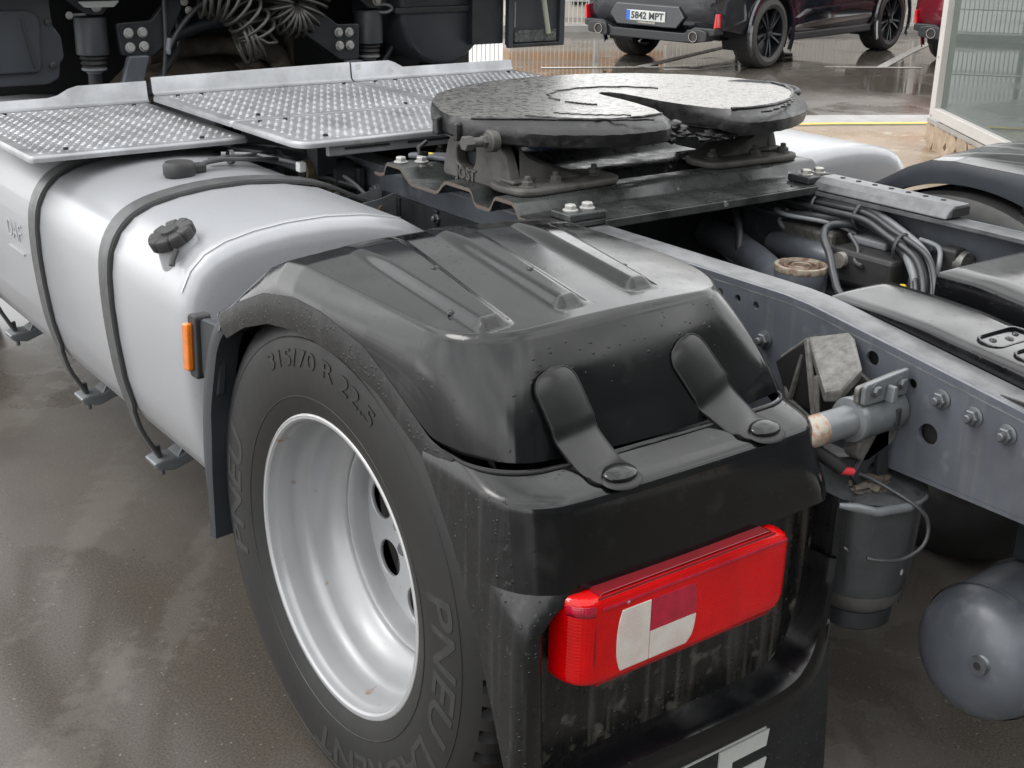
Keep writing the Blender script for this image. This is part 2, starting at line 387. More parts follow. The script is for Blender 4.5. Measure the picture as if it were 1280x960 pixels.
def text_mesh(txt, size, depth=.004, offset=0., align='CENTER', spacing=1.):
    cu = bpy.data.curves.new('t', 'FONT'); cu.body = txt; cu.size = size; cu.extrude = depth/2; cu.offset = offset
    cu.align_x = align; cu.align_y = 'CENTER'; cu.space_character = spacing; cu.resolution_u = 3
    o = bpy.data.objects.new('t', cu); COL.objects.link(o)
    dg = bpy.context.evaluated_depsgraph_get()
    me = bpy.data.meshes.new_from_object(o.evaluated_get(dg)); bpy.data.objects.remove(o); bpy.data.curves.remove(cu)
    me.materials.clear(); return me
def interp(tab, x):
    if x <= tab[0][0]: return tab[0][1]
    for (a, b), (c, d) in zip(tab, tab[1:]):
        if x <= c: return b+(d-b)*(x-a)/(c-a)
    return tab[-1][1]
def smooth01(t): t = min(1, max(0, t)); return t*t*(3-2*t)
def spline(pts, n=8):
    P = [Vector(p) for p in pts]; out = []
    for i in range(len(P)-1):
        a = P[max(i-1, 0)]; b = P[i]; c = P[i+1]; d = P[min(i+2, len(P)-1)]
        for k in range(n):
            t = k/n
            out.append(tuple(.5*((2*b)+(c-a)*t+(2*a-5*b+4*c-d)*t*t+(3*b-a-3*c+d)*t**3)))
    out.append(tuple(P[-1])); return out

# shared bolt meshes: base at z=0, axis +z, unit radius 1 (= half width across flats)
def bolt_mesh(name, mt, nut=False):
    b = MB()
    b.lathe([(1.45, 0), (1.45, .18), (1.1, .32)], seg=18)
    b.lathe([(1.12, .30), (1.12, .95), (.95, 1.12)], seg=6)
    if nut: b.lathe([(.58, 1.1), (.58, 1.75), (.45, 1.9)], seg=12)
    o = b.build(name, mt, None, smooth=25); me = o.data; bpy.data.objects.remove(o); return me
BM = {'zinc': bolt_mesh('bolt', M_bolt), 'grey': bolt_mesh('bolt', M_boltg), 'nut': bolt_mesh('bolt', M_boltg, True),
      'white': bolt_mesh('bolt', M_boltw), 'cast': bolt_mesh('bolt', M_cast, True)}
def bolt(kind, parent, loc, axis, r, name='bolt'):
    o = bpy.data.objects.new(name, BM[kind]); COL.objects.link(o); o.parent = parent
    o.location = loc; o.rotation_mode = 'QUATERNION'; o.rotation_quaternion = Vector(axis).to_track_quat('Z', 'Y'); o.scale = (r, r, r)
    return o

# ================================================================== SETTING
def structure(o): o['kind'] = 'structure'; return o
g = MB(); n = 1
g.add([(-300, -300, 0), (300, -300, 0), (300, 300, 0), (-300, 300, 0)], [(0, 1, 2, 3)])
structure(g.build('ground', M_asph, smooth=0))

KD = Vector((.885, -.465)).normalized()             # direction of the kerb and the lot's rows
KN = Vector((-KD.y, KD.x))                          # away from the truck, towards the lot
def kp(p, a, b): return (p[0]+KD.x*a+KN.x*b, p[1]+KD.y*a+KN.y*b)
K0 = (5.46, 4.81)
edge = [kp(K0, 9, 0), kp(K0, 5, 0), kp(K0, 2, 0), kp(K0, .9, 0), kp(K0, .2, .0), kp(K0, -.5, -.06), kp(K0, -1.0, -.22), kp(K0, -1.5, -.55), kp(K0, -1.85, -1.0), kp(K0, -2.05, -1.6), (3.35, 2.6), (3.3, 0), (3.3, -8)]
edge = [tuple(p)[:2] for p in spline([(*p, 0) for p in edge], 4)]
def offs(path, d):
    out = []
    for i, p in enumerate(path):
        a = Vector(path[max(i-1, 0)]); b = Vector(path[min(i+1, len(path)-1)]); t = (b-a).normalized()
        out.append((p[0]+t.y*d, p[1]-t.x*d))
    return out
pv = MB(); PZ = .12
inner = offs(edge, -.10)
pv.prism(inner+[(16, -8), (16, -1)], 'z', -.05, PZ)
structure(pv.build('pavement', M_pave, smooth=0))
kb = MB(); o0, o1 = offs(edge, .03), inner
kb.grid([[(x, y, -.05) for x, y in o0], [(x, y, PZ-.012) for x, y in o0], [(x, y, PZ+.004) for x, y in offs(edge, .005)], [(x, y, PZ+.004) for x, y in o1], [(x, y, -.05) for x, y in o1]])
structure(kb.build('kerb', M_kerb, smooth=30))
yl = MB(); yl.grid([[(x, y, PZ+.009) for x, y in offs(edge, .0)], [(x, y, PZ+.009) for x, y in offs(edge, -.085)]])
structure(yl.build('yellow_kerb_line', M_yellow, smooth=0))
gt = MB(); ga, gb = offs(edge, .031), offs(edge, 1.15)
gt.grid([[(x, y, .006) for x, y in ga], [(x, y, .006) for x, y in gb]])
structure(gt.build('gutter_strip', mat('gutter_concrete', (.25, .246, .24), .45, var=.2, vscale=5, rvar=.14, bump=.001, bscale=60), smooth=0))

def stripe(name, pts, w):
    b = MB(); l, r = offs(pts, w/2), offs(pts, -w/2)
    b.grid([[(x, y, .005) for x, y in l], [(x, y, .005) for x, y in r]]); return structure(b.build(name, M_line, smooth=0))
stripe('parking_line', [(6.5, 9.40), (8.05, 8.68)], .085)
stripe('parking_line', [(9.45, 7.95), (10.42, 7.36)], .085)
stripe('parking_line', [(7.50, 8.93), (9.85, 10.0), (11.9, 10.95)], .11)
stripe('parking_line', [(10.04, 7.62), (11.78, 8.55), (13.9, 9.6)], .11)
stripe('parking_line', [(5.2, 9.95), (6.0, 11.3), (6.6, 12.2)], .11)
stripe('parking_line', [(7.6, 8.62), (8.35, 8.30)], .05)
stripe('parking_line', [(12.6, 6.15), (14.6, 7.1)], .11)

# ------------------------------------------------------------------ fence and walls behind the lot
F0 = Vector((9.3, 12.62)); FD = Vector((.903, -.43)).normalized(); FN = Vector((-FD.y, FD.x))
FM = Matrix(((FD.x, FN.x, 0, F0.x), (FD.y, FN.y, 0, F0.y), (0, 0, 1, 0), (0, 0, 0, 1)))
fence = thing('mesh_fence', 'white metal bar fence along the far edge of the wet car park', 'fence')
fence.matrix_world = FM
A0, A1 = -7.0, 9.5
b = MB()
x = A0
while x < A1:
    b.box(x-.006, x+.006, -.006, .006, .10, 2.1); x += .062
b.build('fence_bars', M_fence, fence, smooth=0, kind='stuff')
for z in (.12, .42, .74, 1.06, 1.38, 1.70, 2.02):
    b = MB(); b.box(A0, A1, -.016, -.007, z-.008, z+.008); b.build('fence_rail', M_fence, fence, smooth=0)
for px in (-6.7, -4.2, -1.9, .56, 3.0, 5.45, 7.9):
    b = MB(); b.box(px-.035, px+.035, .008, .078, .02, 2.2); b.box(px-.085, px+.085, -.03, .12, .0, .05)
    b.build('fence_post', M_fence, fence, smooth=0, bevel=.004)
b = MB(); b.box(A0, A1, -.07, .07, -.05, .10); b.build('fence_base', M_kerb, fence, smooth=0, bevel=.01)
wall = thing('ochre_wall', 'low ochre rendered wall behind the white bar fence left of the black car', 'wall')
wall.matrix_world = FM @ Matrix.Translation((0, 2.4, 0))
b = MB(); b.box(-.25, 2.3, 0, .5, .52, 1.25); b.build('wall', M_ochre, wall, smooth=0)
b = MB(); b.box(-.25, 2.3, -.03, .5, -.05, .52); b.build('plinth', M_wallw, wall, smooth=0)
for k, (xa, xb) in enumerate(((-.1, .5), (.74, 1.1), (1.4, 2.0))):
    b = MB(); b.box(xa, xb, -.06, -.032, .20, .36); b.build('vent', M_deep, wall, smooth=0)
wall2 = thing('pale_building', 'pale rendered building wall behind the fence between the black and the red car', 'building')
wall2.matrix_world = FM @ Matrix.Translation((0, 3.2, 0))
b = MB(); b.box(2.6, 14, 0, 1.0, -.05, 4.2); b.build('wall', M_wallw, wall2, smooth=0)
for k in range(6):
    b = MB(); b.box(3.2+k*1.8, 4.2+k*1.8, -.05, -.002, .9, 2.0); b.build('window', M_glassd, wall2, smooth=0)

# ------------------------------------------------------------------ unseen shed added behind the camera to darken gloss reflections
def shed(nm, label, x, y, w, d, h, rz, mt):
    t = thing(nm, label, 'building', (x, y, 0), rz)
    b = MB(); b.box(-w/2, w/2, -d/2, d/2, -.05, h); b.build('wall', mt, t, smooth=0)
    b = MB(); b.prism([(-d/2-.3, h+.002), (d/2+.3, h+.002), (0, h+1.3)], 'x', -w/2-.2, w/2+.2); b.build('roof', M_shedroof, t, smooth=0)
    for k in range(int(w//6)):
        b = MB(); b.box(-w/2+1.2+k*6, -w/2+5.0+k*6, d/2+.002, d/2+.06, 0, 4.2); b.build('door', M_sheddoor, t, smooth=0, bevel=.01)
    return t
M_shed = mat('dark_shed_cladding', (.060, .066, .062), .6, var=.1, vscale=1)
M_shedroof = mat('shed_roof', (.07, .07, .07), .7)
M_sheddoor = mat('shed_door', (.10, .11, .11), .55)
shed('unseen_reflection_shed', 'unseen dark shed with grey doors, added behind the camera to darken reflections', 10, -17, 46, 10, 8.5, radians(8), M_shed)

# ------------------------------------------------------------------ glass kiosk
A = Vector((5.56, 3.62)); D1 = Vector((-.59, -.81)).normalized(); D2 = Vector((.81, -.59)).normalized()
kiosk = thing('glass_kiosk', 'white framed glass kiosk wall with mint strips standing in for its inner edges on a rough stone base', 'glass wall')
KM = Matrix(((D1.x, -D1.y, 0, A.x), (D1.y, D1.x, 0, A.y), (0, 0, 1, PZ), (0, 0, 0, 1)))
kiosk.matrix_world = KM                             # local x along the glass, local y to its inside
zb, ztop, Lg = .20, 2.7, 2.3
b = MB(); b.box(-.05, .05, -.04, .06, zb, ztop); b.build('frame_post', M_framew, kiosk, smooth=0, bevel=.004)
b = MB(); b.box(.051, Lg, -.04, .06, zb, zb+.075); b.build('frame_sill', M_framew, kiosk, smooth=0, bevel=.004)
b = MB(); b.box(.051, Lg, -.04, .06, ztop-.08, ztop); b.build('frame_head', M_framew, kiosk, smooth=0, bevel=.004)
b = MB(); b.box(Lg+.001, Lg+.1, -.04, .06, zb, ztop); b.build('frame_post', M_framew, kiosk, smooth=0, bevel=.004)
b = MB(); b.box(.052, Lg-.002, .004, .012, zb+.076, ztop-.081); b.build('pane', M_pane, kiosk, smooth=0)
b = MB(); b.box(.056, .20, .016, .020, zb+.08, ztop-.09); b.build('mint_edge_standin', M_mint, kiosk, smooth=0)  # mint strip standing in for the reveal seen through the glass
b = MB(); b.box(.202, Lg-.01, .016, .020, zb+.08, zb+.24); b.build('mint_edge_standin', M_mint, kiosk, smooth=0)  # mint strip standing in for the sill inside
b = MB(); b.box(-.03, Lg, -.055, -.045, zb-.03, zb-.002); b.build('drip_edge', M_kerb, kiosk, smooth=0)
for z in (zb+.02, zb+.42, zb+.9, zb+1.5, zb+2.1): bolt('zinc', kiosk, (0, -.0405, z), (0, -1, 0), .006, 'screw')
rs = random.Random(3); xx = -.05
while xx < Lg:
    w = rs.uniform(.16, .26); zz = -.02; h = .21
    bm = bmesh.new(); bmesh.ops.create_cube(bm, size=1)
    bmesh.ops.subdivide_edges(bm, edges=bm.edges, cuts=3, use_grid_fill=True)
    for v in bm.verts:
        v.co = Vector((v.co.x*(w-.012)*.98, v.co.y*.16*.98, v.co.z*h*.97))+Vector((rs.uniform(-1, 1), rs.uniform(-1, 1), rs.uniform(-1, 1)))*.012
        v.co += Vector((xx+w/2, .03, zz+h/2-.02))
    me = bpy.data.meshes.new('stone'); bm.to_mesh(me); bm.free(); me.materials.append(M_stone)
    link('stone', me, kiosk, smooth=25); xx += w

# ------------------------------------------------------------------ cars
def make_car(label, x, y, h, paint, plate_txt, low=M_cardark):
    t = thing('parked_car', label, 'car', (x, y, 0), h, 'cars parked along the fence')
    WB, TR, R = 2.97, 1.68, .385
    # body: stations along x, half outline (y, z) from sill to shoulder to roof
    st = [(-.98, .62, .62, .98, .0), (-.95, .86, .50, 1.02, .0), (-.86, .95, .40, 1.04, .0), (-.5, 1.0, .34, 1.06, .0), (0, 1.0, .30, 1.06, .0), (1.4, .985, .28, 1.04, .0),
          (2.6, .985, .28, 1.02, .0), (3.2, .97, .30, .98, 0), (3.6, .90, .34, .90, 0), (3.82, .68, .44, .80, 0)]
    rows = []
    for (sx, hw, zb_, zs, _) in st:
        half = [(0, zb_), (hw*.80, zb_), (hw*.955, zb_+.05), (hw*.985, zb_+.20), (hw*.975, zb_+.34), (hw, zs-.22), (hw*.985, zs-.08), (hw*.93, zs), (hw*.55, zs+.04), (0, zs+.05)]
        full = [(-yy, zz) for yy, zz in half]+[(yy, zz) for yy, zz in half[::-1]][1:-1]
        rows.append([(sx, yy, zz) for yy, zz in full])
    b = MB(); b.grid(rows, True); nn = len(rows[0])
    b.f.append(list(range(nn))); b.mi.append(0); e = (len(rows)-1)*nn; b.f.append([e+k for k in range(nn)][::-1]); b.mi.append(0)
    body = b.build('body', paint, None, smooth=40)
    cut = MB()
    for ax in (0, WB):
        for sy in (-1, 1): cut.lathe([(R+.055, sy*.60), (R+.055, sy*1.2)], 'y', 40, (ax, 0, R))
    co = cut.build('cutter', paint, None, smooth=0)
    md = body.modifiers.new('b', 'BOOLEAN'); md.operation = 'DIFFERENCE'; md.object = co; md.solver = 'EXACT'
    dg = bpy.context.evaluated_depsgraph_get(); me = bpy.data.meshes.new_from_object(body.evaluated_get(dg))
    bpy.data.objects.remove(body); bpy.data.objects.remove(co); me.name = 'body'
    body = link('body', me, t, smooth=38)
    for ax in (0, WB):                                # dark arch liners
        for sy in (-1, 1):
            b = MB()
            rows = [[(ax+(R+.05)*cos(a), sy*yy, R+(R+.05)*sin(a)) for a in [radians(-25+230*k/24) for k in range(25)]] for yy in (.62, .95)]
            b.grid(rows); b.build('arch_liner', M_deep, t, smooth=40)
            b = MB()                                   # flared arch trim
            rows = [[(ax+rr*cos(a), sy*yy, R+rr*sin(a)) for a in [radians(-28+236*k/28) for k in range(29)]] for rr, yy in ((R+.05, .985), (R+.055, 1.012), (R+.10, 1.010), (R+.11, .985))]
            b.grid(rows); b.build('arch_trim', paint, t, smooth=40)
    # greenhouse
    gst = [(-.90, .62, 1.03, 1.10), (-.55, .80, 1.06, 1.50), (.2, .80, 1.08, 1.68), (1.3, .80, 1.08, 1.70), (1.9, .78, 1.06, 1.56), (2.65, .72, 1.03, 1.08)]
    rows = [[(sx, -hw-.10, z0), (sx, -hw*.93, z0+(z1-z0)*.75), (sx, -hw*.75, z1), (sx, 0, z1+.03), (sx, hw*.75, z1), (sx, hw*.93, z0+(z1-z0)*.75), (sx, hw+.10, z0)] for sx, hw, z0, z1 in gst]
    b = MB(); b.grid(rows); b.build('greenhouse', M_glassd, t, smooth=40)
    rr = [[(sx, -hw*.76, z1+.012), (sx, 0, z1+.042), (sx, hw*.76, z1+.012)] for sx, hw, z0, z1 in gst[1:5]]
    b = MB(); b.grid(rr); b.build('roof', paint, t, smooth=40)
    # rear bumper with its stepped diffuser
    b = MB(); b.prism([(-.60, .30), (.60, .30), (.70, .35), (.88, .40), (.88, .47), (.62, .47), (.48, .40), (-.48, .40), (-.62, .47), (-.88, .47), (-.88, .40), (-.70, .35)], 'x', -.985, -.80)
    b.build('diffuser', low, t, smooth=0, bevel=.012)
    b = MB(); b.prism([(-.40, .44), (.40, .44), (.50, .55), (.42, .67), (-.42, .67), (-.50, .55)], 'x', -1.012, -.90)
    b.build('plate_recess', paint, t, smooth=0, bevel=.012)
    b = MB(); b.prism([(-.93, .80), (.93, .80), (.90, .87), (-.90, .87)], 'x', -1.0, -.86); b.build('bumper_crease', paint, t, smooth=0, bevel=.02)
    for sy in (-1, 1):
        b = MB(); b.prism(fillet([(sy*.52, .31), (sy*.80, .33), (sy*.80, .43), (sy*.70, .455), (sy*.54, .44)], .03), 'x', -1.02, -.86); b.build('exhaust_surround', low, t, smooth=30, bevel=.008)
        b = MB(); b.lathe([(.050, -.90), (.056, -1.035), (.049, -1.035), (.046, -.93)], 'x', 20, (0, sy*.64, .375), False); b.build('exhaust_tip', M_chrome, t, smooth=50)
        b = MB(); b.lathe([(.046, -1.0), (.046, -.94)], 'x', 16, (0, sy*.64, .375)); b.build('exhaust_bore', M_hole, t, smooth=0)
        b = MB(); b.prism([(sy*.855, .47), (sy*.885, .475), (sy*.892, .62), (sy*.870, .62)], 'x', -.975, -.86); b.build('reflector', M_taill, t, smooth=0, bevel=.006)
        b = MB(); b.prism(fillet([(sy*.52, .90), (sy*.90, .88), (sy*.93, .98), (sy*.55, .99)], .02), 'x', -.995, -.84); b.build('tail_lamp', M_taill, t, smooth=0, bevel=.01)
        b = MB(); b.prism(fillet([(.62, .40), (1.0, .41), (2.35, .45), (2.35, .48), (1.05, .46), (.70, .43)], .01), 'y', sy*.965, sy*.998); b.build('sill_trim', M_chrome if paint is M_carblk else low, t, smooth=0, bevel=.004)
        b = MB(); b.prism([(.52, .27), (2.42, .27), (2.42, .36), (.52, .36)], 'y', sy*.90, sy*.975); b.build('sill', low, t, smooth=0, bevel=.02)
        b = MB(); b.prism(fillet([(.55, .52), (.85, .60), (2.3, .63), (2.42, .60), (2.42, .575), (.9, .565)], .02), 'y', sy*.97, sy*1.004); b.build('door_crease', paint, t, smooth=0, bevel=.012)
    for (ax, ay) in ((0, TR/2), (0, -TR/2), (WB, TR/2), (WB, -TR/2)):
        sy = 1 if ay > 0 else -1
        wt = bpy.data.objects.new('wheel', None); COL.objects.link(wt); wt.parent = t; wt.location = (ax, ay, R-.004); wt.empty_display_size = .1
        b = MB(); wd = .15
        prof = [(.270, -wd+.02), (.31, -wd-.002), (.355, -wd+.008), (.378, -wd+.035), (.385, -wd+.07)]
        for q in (-.06, -.02, .02, .06): prof += [(.385, q-.012), (.376, q-.008), (.376, q+.004), (.385, q+.008)]
        prof += [(.385, wd-.07), (.378, wd-.035), (.355, wd-.008), (.31, wd+.002), (.270, wd-.02)]
        b.lathe(prof, 'y', 56, caps=False); b.build('tyre', M_ctyre, wt, smooth=35)
        b = MB(); b.lathe([(.272, -wd+.015), (.262, -wd+.02), (.24, 0), (.262, wd-.02), (.272, wd-.015)], 'y', 48, caps=False)
        b.lathe([(.235, sy*.02), (.235, sy*.03)], 'y', 32)
        b.lathe([(.06, sy*.03), (.055, sy*.125), (.03, sy*.13)], 'y', 20)
        for k in range(10):
            a = 2*pi*k/10+(.13 if k % 2 else -.13)
            rows = [[(cos(a+d/rr)*rr, sy*(.118 if rr < .1 else .128)+sy*dz, sin(a+d/rr)*rr) for d, dz in ((-.017, -.03), (-.011, 0), (.011, 0), (.017, -.03))] for rr in (.05, .15, .262)]
            b.grid(rows)
        b.build('rim', M_alloy, wt, smooth=30)
    for ax in (0, WB):
        b = MB(); b.tube([(ax, -.7, R), (ax, .7, R)], .05); b.box(ax-.12, ax+.12, -.2, .2, .26, .46); b.build('axle', M_deep, t, smooth=0)
    b = MB(); b.box(-.6, 3.5, -.70, .70, .31, .40); b.build('underbody', M_deep, t, smooth=0)
    pl = MB(); pl.box(-1.026, -1.013, -.26, .26, .495, .605); po = pl.build('number_plate', M_pl, t, smooth=0, bevel=.004)
    b = MB(); b.box(-1.0285, -1.0262, .212, .258, .498, .602); b.build('country_band', M_plb, po, smooth=0)
    me = text_mesh(plate_txt, .098, .003, .0022, spacing=1.02)
    xs = [v.co.x for v in me.vertices]; k = .435/(max(xs)-min(xs)); me.transform(Matrix.Diagonal((k, 1.05, 1, 1)))
    me.transform(basis((0, -1, 0), (0, 0, 1), (-1.028, -.022, .548))); me.materials.append(M_pltx)
    link('lettering', me, po, smooth=0)
    b = MB(); b.box(-1.02, -1.0125, -.13, .11, .470, .487); b.build('plate_holder', M_chrome, t, smooth=0)
    return t
make_car('black estate car whose number plate reads 5842 MPT', 8.576, 9.154, .212, M_carblk, '5842 MPT')
make_car('dark red car with black lower bumper half hidden behind the white framed glass', 11.70, 6.98, .212, M_carred, '5032 MPP')

# ================================================================== THE TRUCK (one thing; y forward, x right, z up, rear axle at y=0)
T = thing('tractor_truck', 'semi-trailer tractor with black rear mudguards, silver fuel tank and greasy coupling plate', 'truck')
def part(name, parent=T):
    o = bpy.data.objects.new(name, None); COL.objects.link(o); o.parent = parent; o.empty_display_size = .1; return o
ZC = .495

# ---------------------------------------------------------------- chassis rails
def rail(sx, name='frame_rail'):
    xo = sx*.43
    top = [(2.9, .99), (-.34, .99), (-.40, .986), (-.46, .978), (-.66, .950), (-.9, .916), (-1.12, .885)]
    out = [(y, z) for y, z in top]+[(-1.12, .742), (2.9, .742)]
    holes = []
    if sx < 0:
        for (y, z, r) in ((-.172, .953, .008), (-.221, .952, .008), (-.271, .950, .008), (-.650, .904, .0095), (-.621, .806, .010), (-.696, .824, .0195), (-.56, .925, .014),
                          (1.75, .88, .012), (1.32, .84, .012), (.95, .84, .01), (-.95, .85, .012)): holes.append(circ(y, z, r, 18))
    else:
        for (y, z, r) in ((.02, .93, .008), (-.18, .90, .008), (-.26, .88, .008), (-.5, .86, .012)): holes.append(circ(y, z, r, 14))
    M = Matrix(((0, 0, 1, xo-sx*.004), (1, 0, 0, 0), (0, 1, 0, 0), (0, 0, 0, 1)))
    rl = part(name)
    plate('web', [out]+holes, .008, M, M_frame, rl, smooth=20)
    # top flange with a rolled outer edge
    rows = []
    for y, z in [(2.9, .99), (1.4, .99), (.3, .99), (-.28, .99), (-.34, .9895), (-.40, .986), (-.46, .978), (-.66, .950), (-.9, .916), (-1.12, .885)]:
        w = .075
        rows.append([(xo+sx*.0005, y, z-.016), (xo-sx*.0008, y, z-.007), (xo-sx*.006, y, z-.001), (xo-sx*.014, y, z+.001), (xo-sx*w, y, z+.001), (xo-sx*w, y, z-.008), (xo-sx*.012, y, z-.008)])
    b = MB(); b.grid(rows); b.build('top_flange', M_dirtflange, rl, smooth=50)
    b = MB(); b.box(min(xo, xo-sx*.075), max(xo, xo-sx*.075), -1.12, 2.9, .733, .7415); b.build('bottom_flange', M_frame, rl, smooth=0)
    return rl
railL = rail(-1); railR = rail(1)
for (y, z) in ((-.303, .889), (-.713, .896), (-.779, .886), (-.845, .876), (-.915, .866)): bolt('nut', railL, (-.431, y, z), (-1, 0, 0), .0125)
b = MB(); b.box(-.412, -.406, -1.1, 1.9, .752, .93); b.build('dark_hole_backing', M_deep, railL, smooth=0)  # dark backing added so the web holes look shaded inside
for (y, z) in ((.86, .90), (1.18, .92), (1.42, .93), (.56, .90), (.80, .80)): bolt('nut', railL, (-.431, y, z), (-1, 0, 0), .013)
for (y, z) in ((-.06, .90), (-.22, .86), (-.32, .93)): bolt('grey', railR, (.42, y, z), (-1, 0, 0), .011)
for y in (1.27, 1.05, .86, .62, .52):                    # stiffener ribs on the left web above the tank
    b = MB(); b.box(-.445, -.431, y-.008, y+.008, .76, .922); b.build('stiffener', M_framed, railL, smooth=0, bevel=.003)
b = MB(); b.box(-.438, -.4311, .40, 1.45, .755, .922); b.build('liner_plate', M_framed, railL, smooth=0)
# channel on the right rail in line with the mounting plate
b = MB(); b.prism([(.36, .994), (.45, .994), (.45, 1.024), (.395, 1.024), (.372, 1.012)], 'y', -.13, .30)
ch = b.build('angle_iron', M_dirtflange, railR, smooth=0, bevel=.004)
for k in range(7):
    b = MB(); b.lathe([(.007, 1.0245), (.007, 1.0255)], 'z', 12, (.425, .24-k*.052, 0)); b.build('slot_hole', M_hole, railR, smooth=0)
b = MB(); b.box(.385, .445, -.1345, -.1305, .997, 1.018); b.build('open_end', M_hole, railR, smooth=0)
# cross members between the rails
for (y, z0, z1, w) in ((1.62, .76, .96, .12), (.62, .70, .90, .10), (-.78, .76, .90, .08), (-1.02, .76, .91, .08)):
    b = MB(); b.box(-.42, .42, y-w/2, y+w/2, z0, z1); b.build('cross_member', M_framed, T, smooth=0, bevel=.008)

# ---------------------------------------------------------------- wheels
XF = -1.23
def build_wheel(name):
    w = part(name)
    b = MB(); seg = 240
    side = [(.296, -.005), (.310, -.010), (.330, -.0165), (.36, -.0215), (.40, -.0225), (.44, -.019), (.468, -.010), (.484, -.001), (.494, .010), (.500, .020)]
    lug = [(.5035, .028), (.506, .042), (.507, .075), (.497, .078), (.497, .086), (.507, .09), (.507, .135), (.496, .138), (.496, .148), (.507, .152), (.507, .205), (.500, .235), (.48, .262), (.42, .285), (.30, .270)]
    prof = side+lug; rows = []
    for i, (r, h) in enumerate(prof):
        row = []
        for k in range(seg):
            a = 2*pi*k/seg; rr = r; hh = h
            if 8 <= i <= 12 and k % 4 == 0: rr = r-.013; hh = h+(.004 if i < 11 else 0)
            if 8 <= i <= 10 and k % 4 != 0: hh = h-.003
            row.append((XF+hh, -rr*sin(a), rr*cos(a)))
        rows.append(row)
    b.grid(rows, True); b.build('tyre', M_tyre, w, smooth=28)
    b = MB()                                           # two moulded rings on the side wall
    for r in (.335, .447):
        h = interp([(q, s) for q, s in side], r)
        b.lathe([(r-.0022, XF+h+.001), (r-.001, XF+h-.0012), (r+.001, XF+h-.0012), (r+.0022, XF+h+.001)], 'x', 120, caps=False)
    b.build('side_ring', M_tyre, w, smooth=30)
    rim = MB()
    pr = [(.296, .020), (.3015, .006), (.3015, -.003), (.298, -.007), (.290, -.007), (.2860, -.003), (.2845, .004), (.2838, .010), (.2815, .014), (.2800, .020), (.2795, .050), (.2785, .066), (.2745, .074), (.2705, .080), (.2685, .088), (.2660, .102),
          (.2600, .118), (.2520, .130), (.2430, .138), (.2360, .143), (.2320, .150), (.2310, .157), (.2300, .158), (.2290, .153), (.2255, .1505), (.2205, .1515), (.2185, .155), (.2172, .163), (.2155, .170), (.2140, .180), (.2130, .190), (.2125, .196)]
    rim.lathe([(r, XF+h) for r, h in pr], 'x', 96, caps=False)
    rim.build('rim', M_rim, w, smooth=30)
    b = MB(); b.lathe([(.2960, XF-.0078), (.3006, XF-.0052), (.3028, XF-.0015), (.3028, XF+.003)], 'x', 96, caps=False); b.build('rim_edge', M_rimedge, w, smooth=50)
    # dished disc with hand holes
    ring = circ(0, 0, .2135, 72)
    holes = [circ(.163*cos(radians(8-k*45)), .163*sin(radians(8-k*45)), .0425, 28) for k in range(8)]
    M = Matrix(((0, 0, 1, XF+.1985), (1, 0, 0, 0), (0, 1, 0, 0), (0, 0, 0, 1)))
    plate('disc', [ring, circ(0, 0, .065, 40)]+holes, .010, M, M_rim, w, bevel=.003, smooth=40)
    b = MB(); b.lathe([(.066, XF+.235), (.066, XF+.20), (.06, XF+.182), (.05, XF+.178), (.045, XF+.176)], 'x', 40); b.build('hub', M_rim, w, smooth=30)
    for k in range(10):
        a = 2*pi*k/10; bolt('grey', w, (XF+.193, .080*cos(a), .080*sin(a)), (-1, 0, 0), .012, 'wheel_nut')
    b = MB(); b.lathe([(.205, XF+.25), (.205, XF+.265)], 'x', 40); b.build('brake_drum', M_deep, w, smooth=0)
    b = MB(); b.tube([(XF+.222, .10, .03), (XF+.232, .16, -.20)], .008); b.build('valve_stem', M_boltg, w)
    return w
wheel = build_wheel('rear_wheel'); wheel.location = (0, 0, ZC)
def side_x(r): return XF+interp([(.296, -.005), (.310, -.010), (.330, -.0165), (.36, -.0215), (.40, -.0225), (.44, -.019), (.468, -.010), (.484, -.001), (.494, .010)], r)
def tyre_text(txt, size, r0, a0, a1, mt, shear=0., off=.002, h=.0022):
    """letters laid on the side wall, reading clockwise from angle a0 to a1 (degrees from the top)"""
    me = text_mesh(txt, size, .004, off, align='LEFT')
    bm = bmesh.new(); bm.from_mesh(me); bmesh.ops.subdivide_edges(bm, edges=[e for e in bm.edges if e.calc_length() > .02], cuts=2)
    xs = [v.co.x for v in bm.verts]; xa, xb = min(xs), max(xs)
    for v in bm.verts:
        t = (v.co.x+shear*v.co.y-xa)/(xb-xa); r = r0+v.co.y; a = radians(a0+(a1-a0)*t)
        lift = h if v.co.z > 0 else -.003
        v.co = Vector((side_x(r)-lift, -r*sin(a), r*cos(a)))
    bmesh.ops.recalc_face_normals(bm, faces=bm.faces)
    bm.to_mesh(me); bm.free(); me.materials.append(mt); return link('lettering', me, wheel, smooth=0)
tyre_text('315/70 R 22.5', .046, .408, -30, 27, M_tyretxd, off=.0004, h=.0017)
tyre_text('PNEU', .090, .399, 72, 112, M_tyretxt, .18, .0014, .0010)
tyre_text('LAURENT', .090, .399, 119, 190, M_tyretxt, .18, .0014, .0010)
tyre_text('PNEU', .090, .399, 252, 292, M_tyretxt, .18, .0014, .0010)
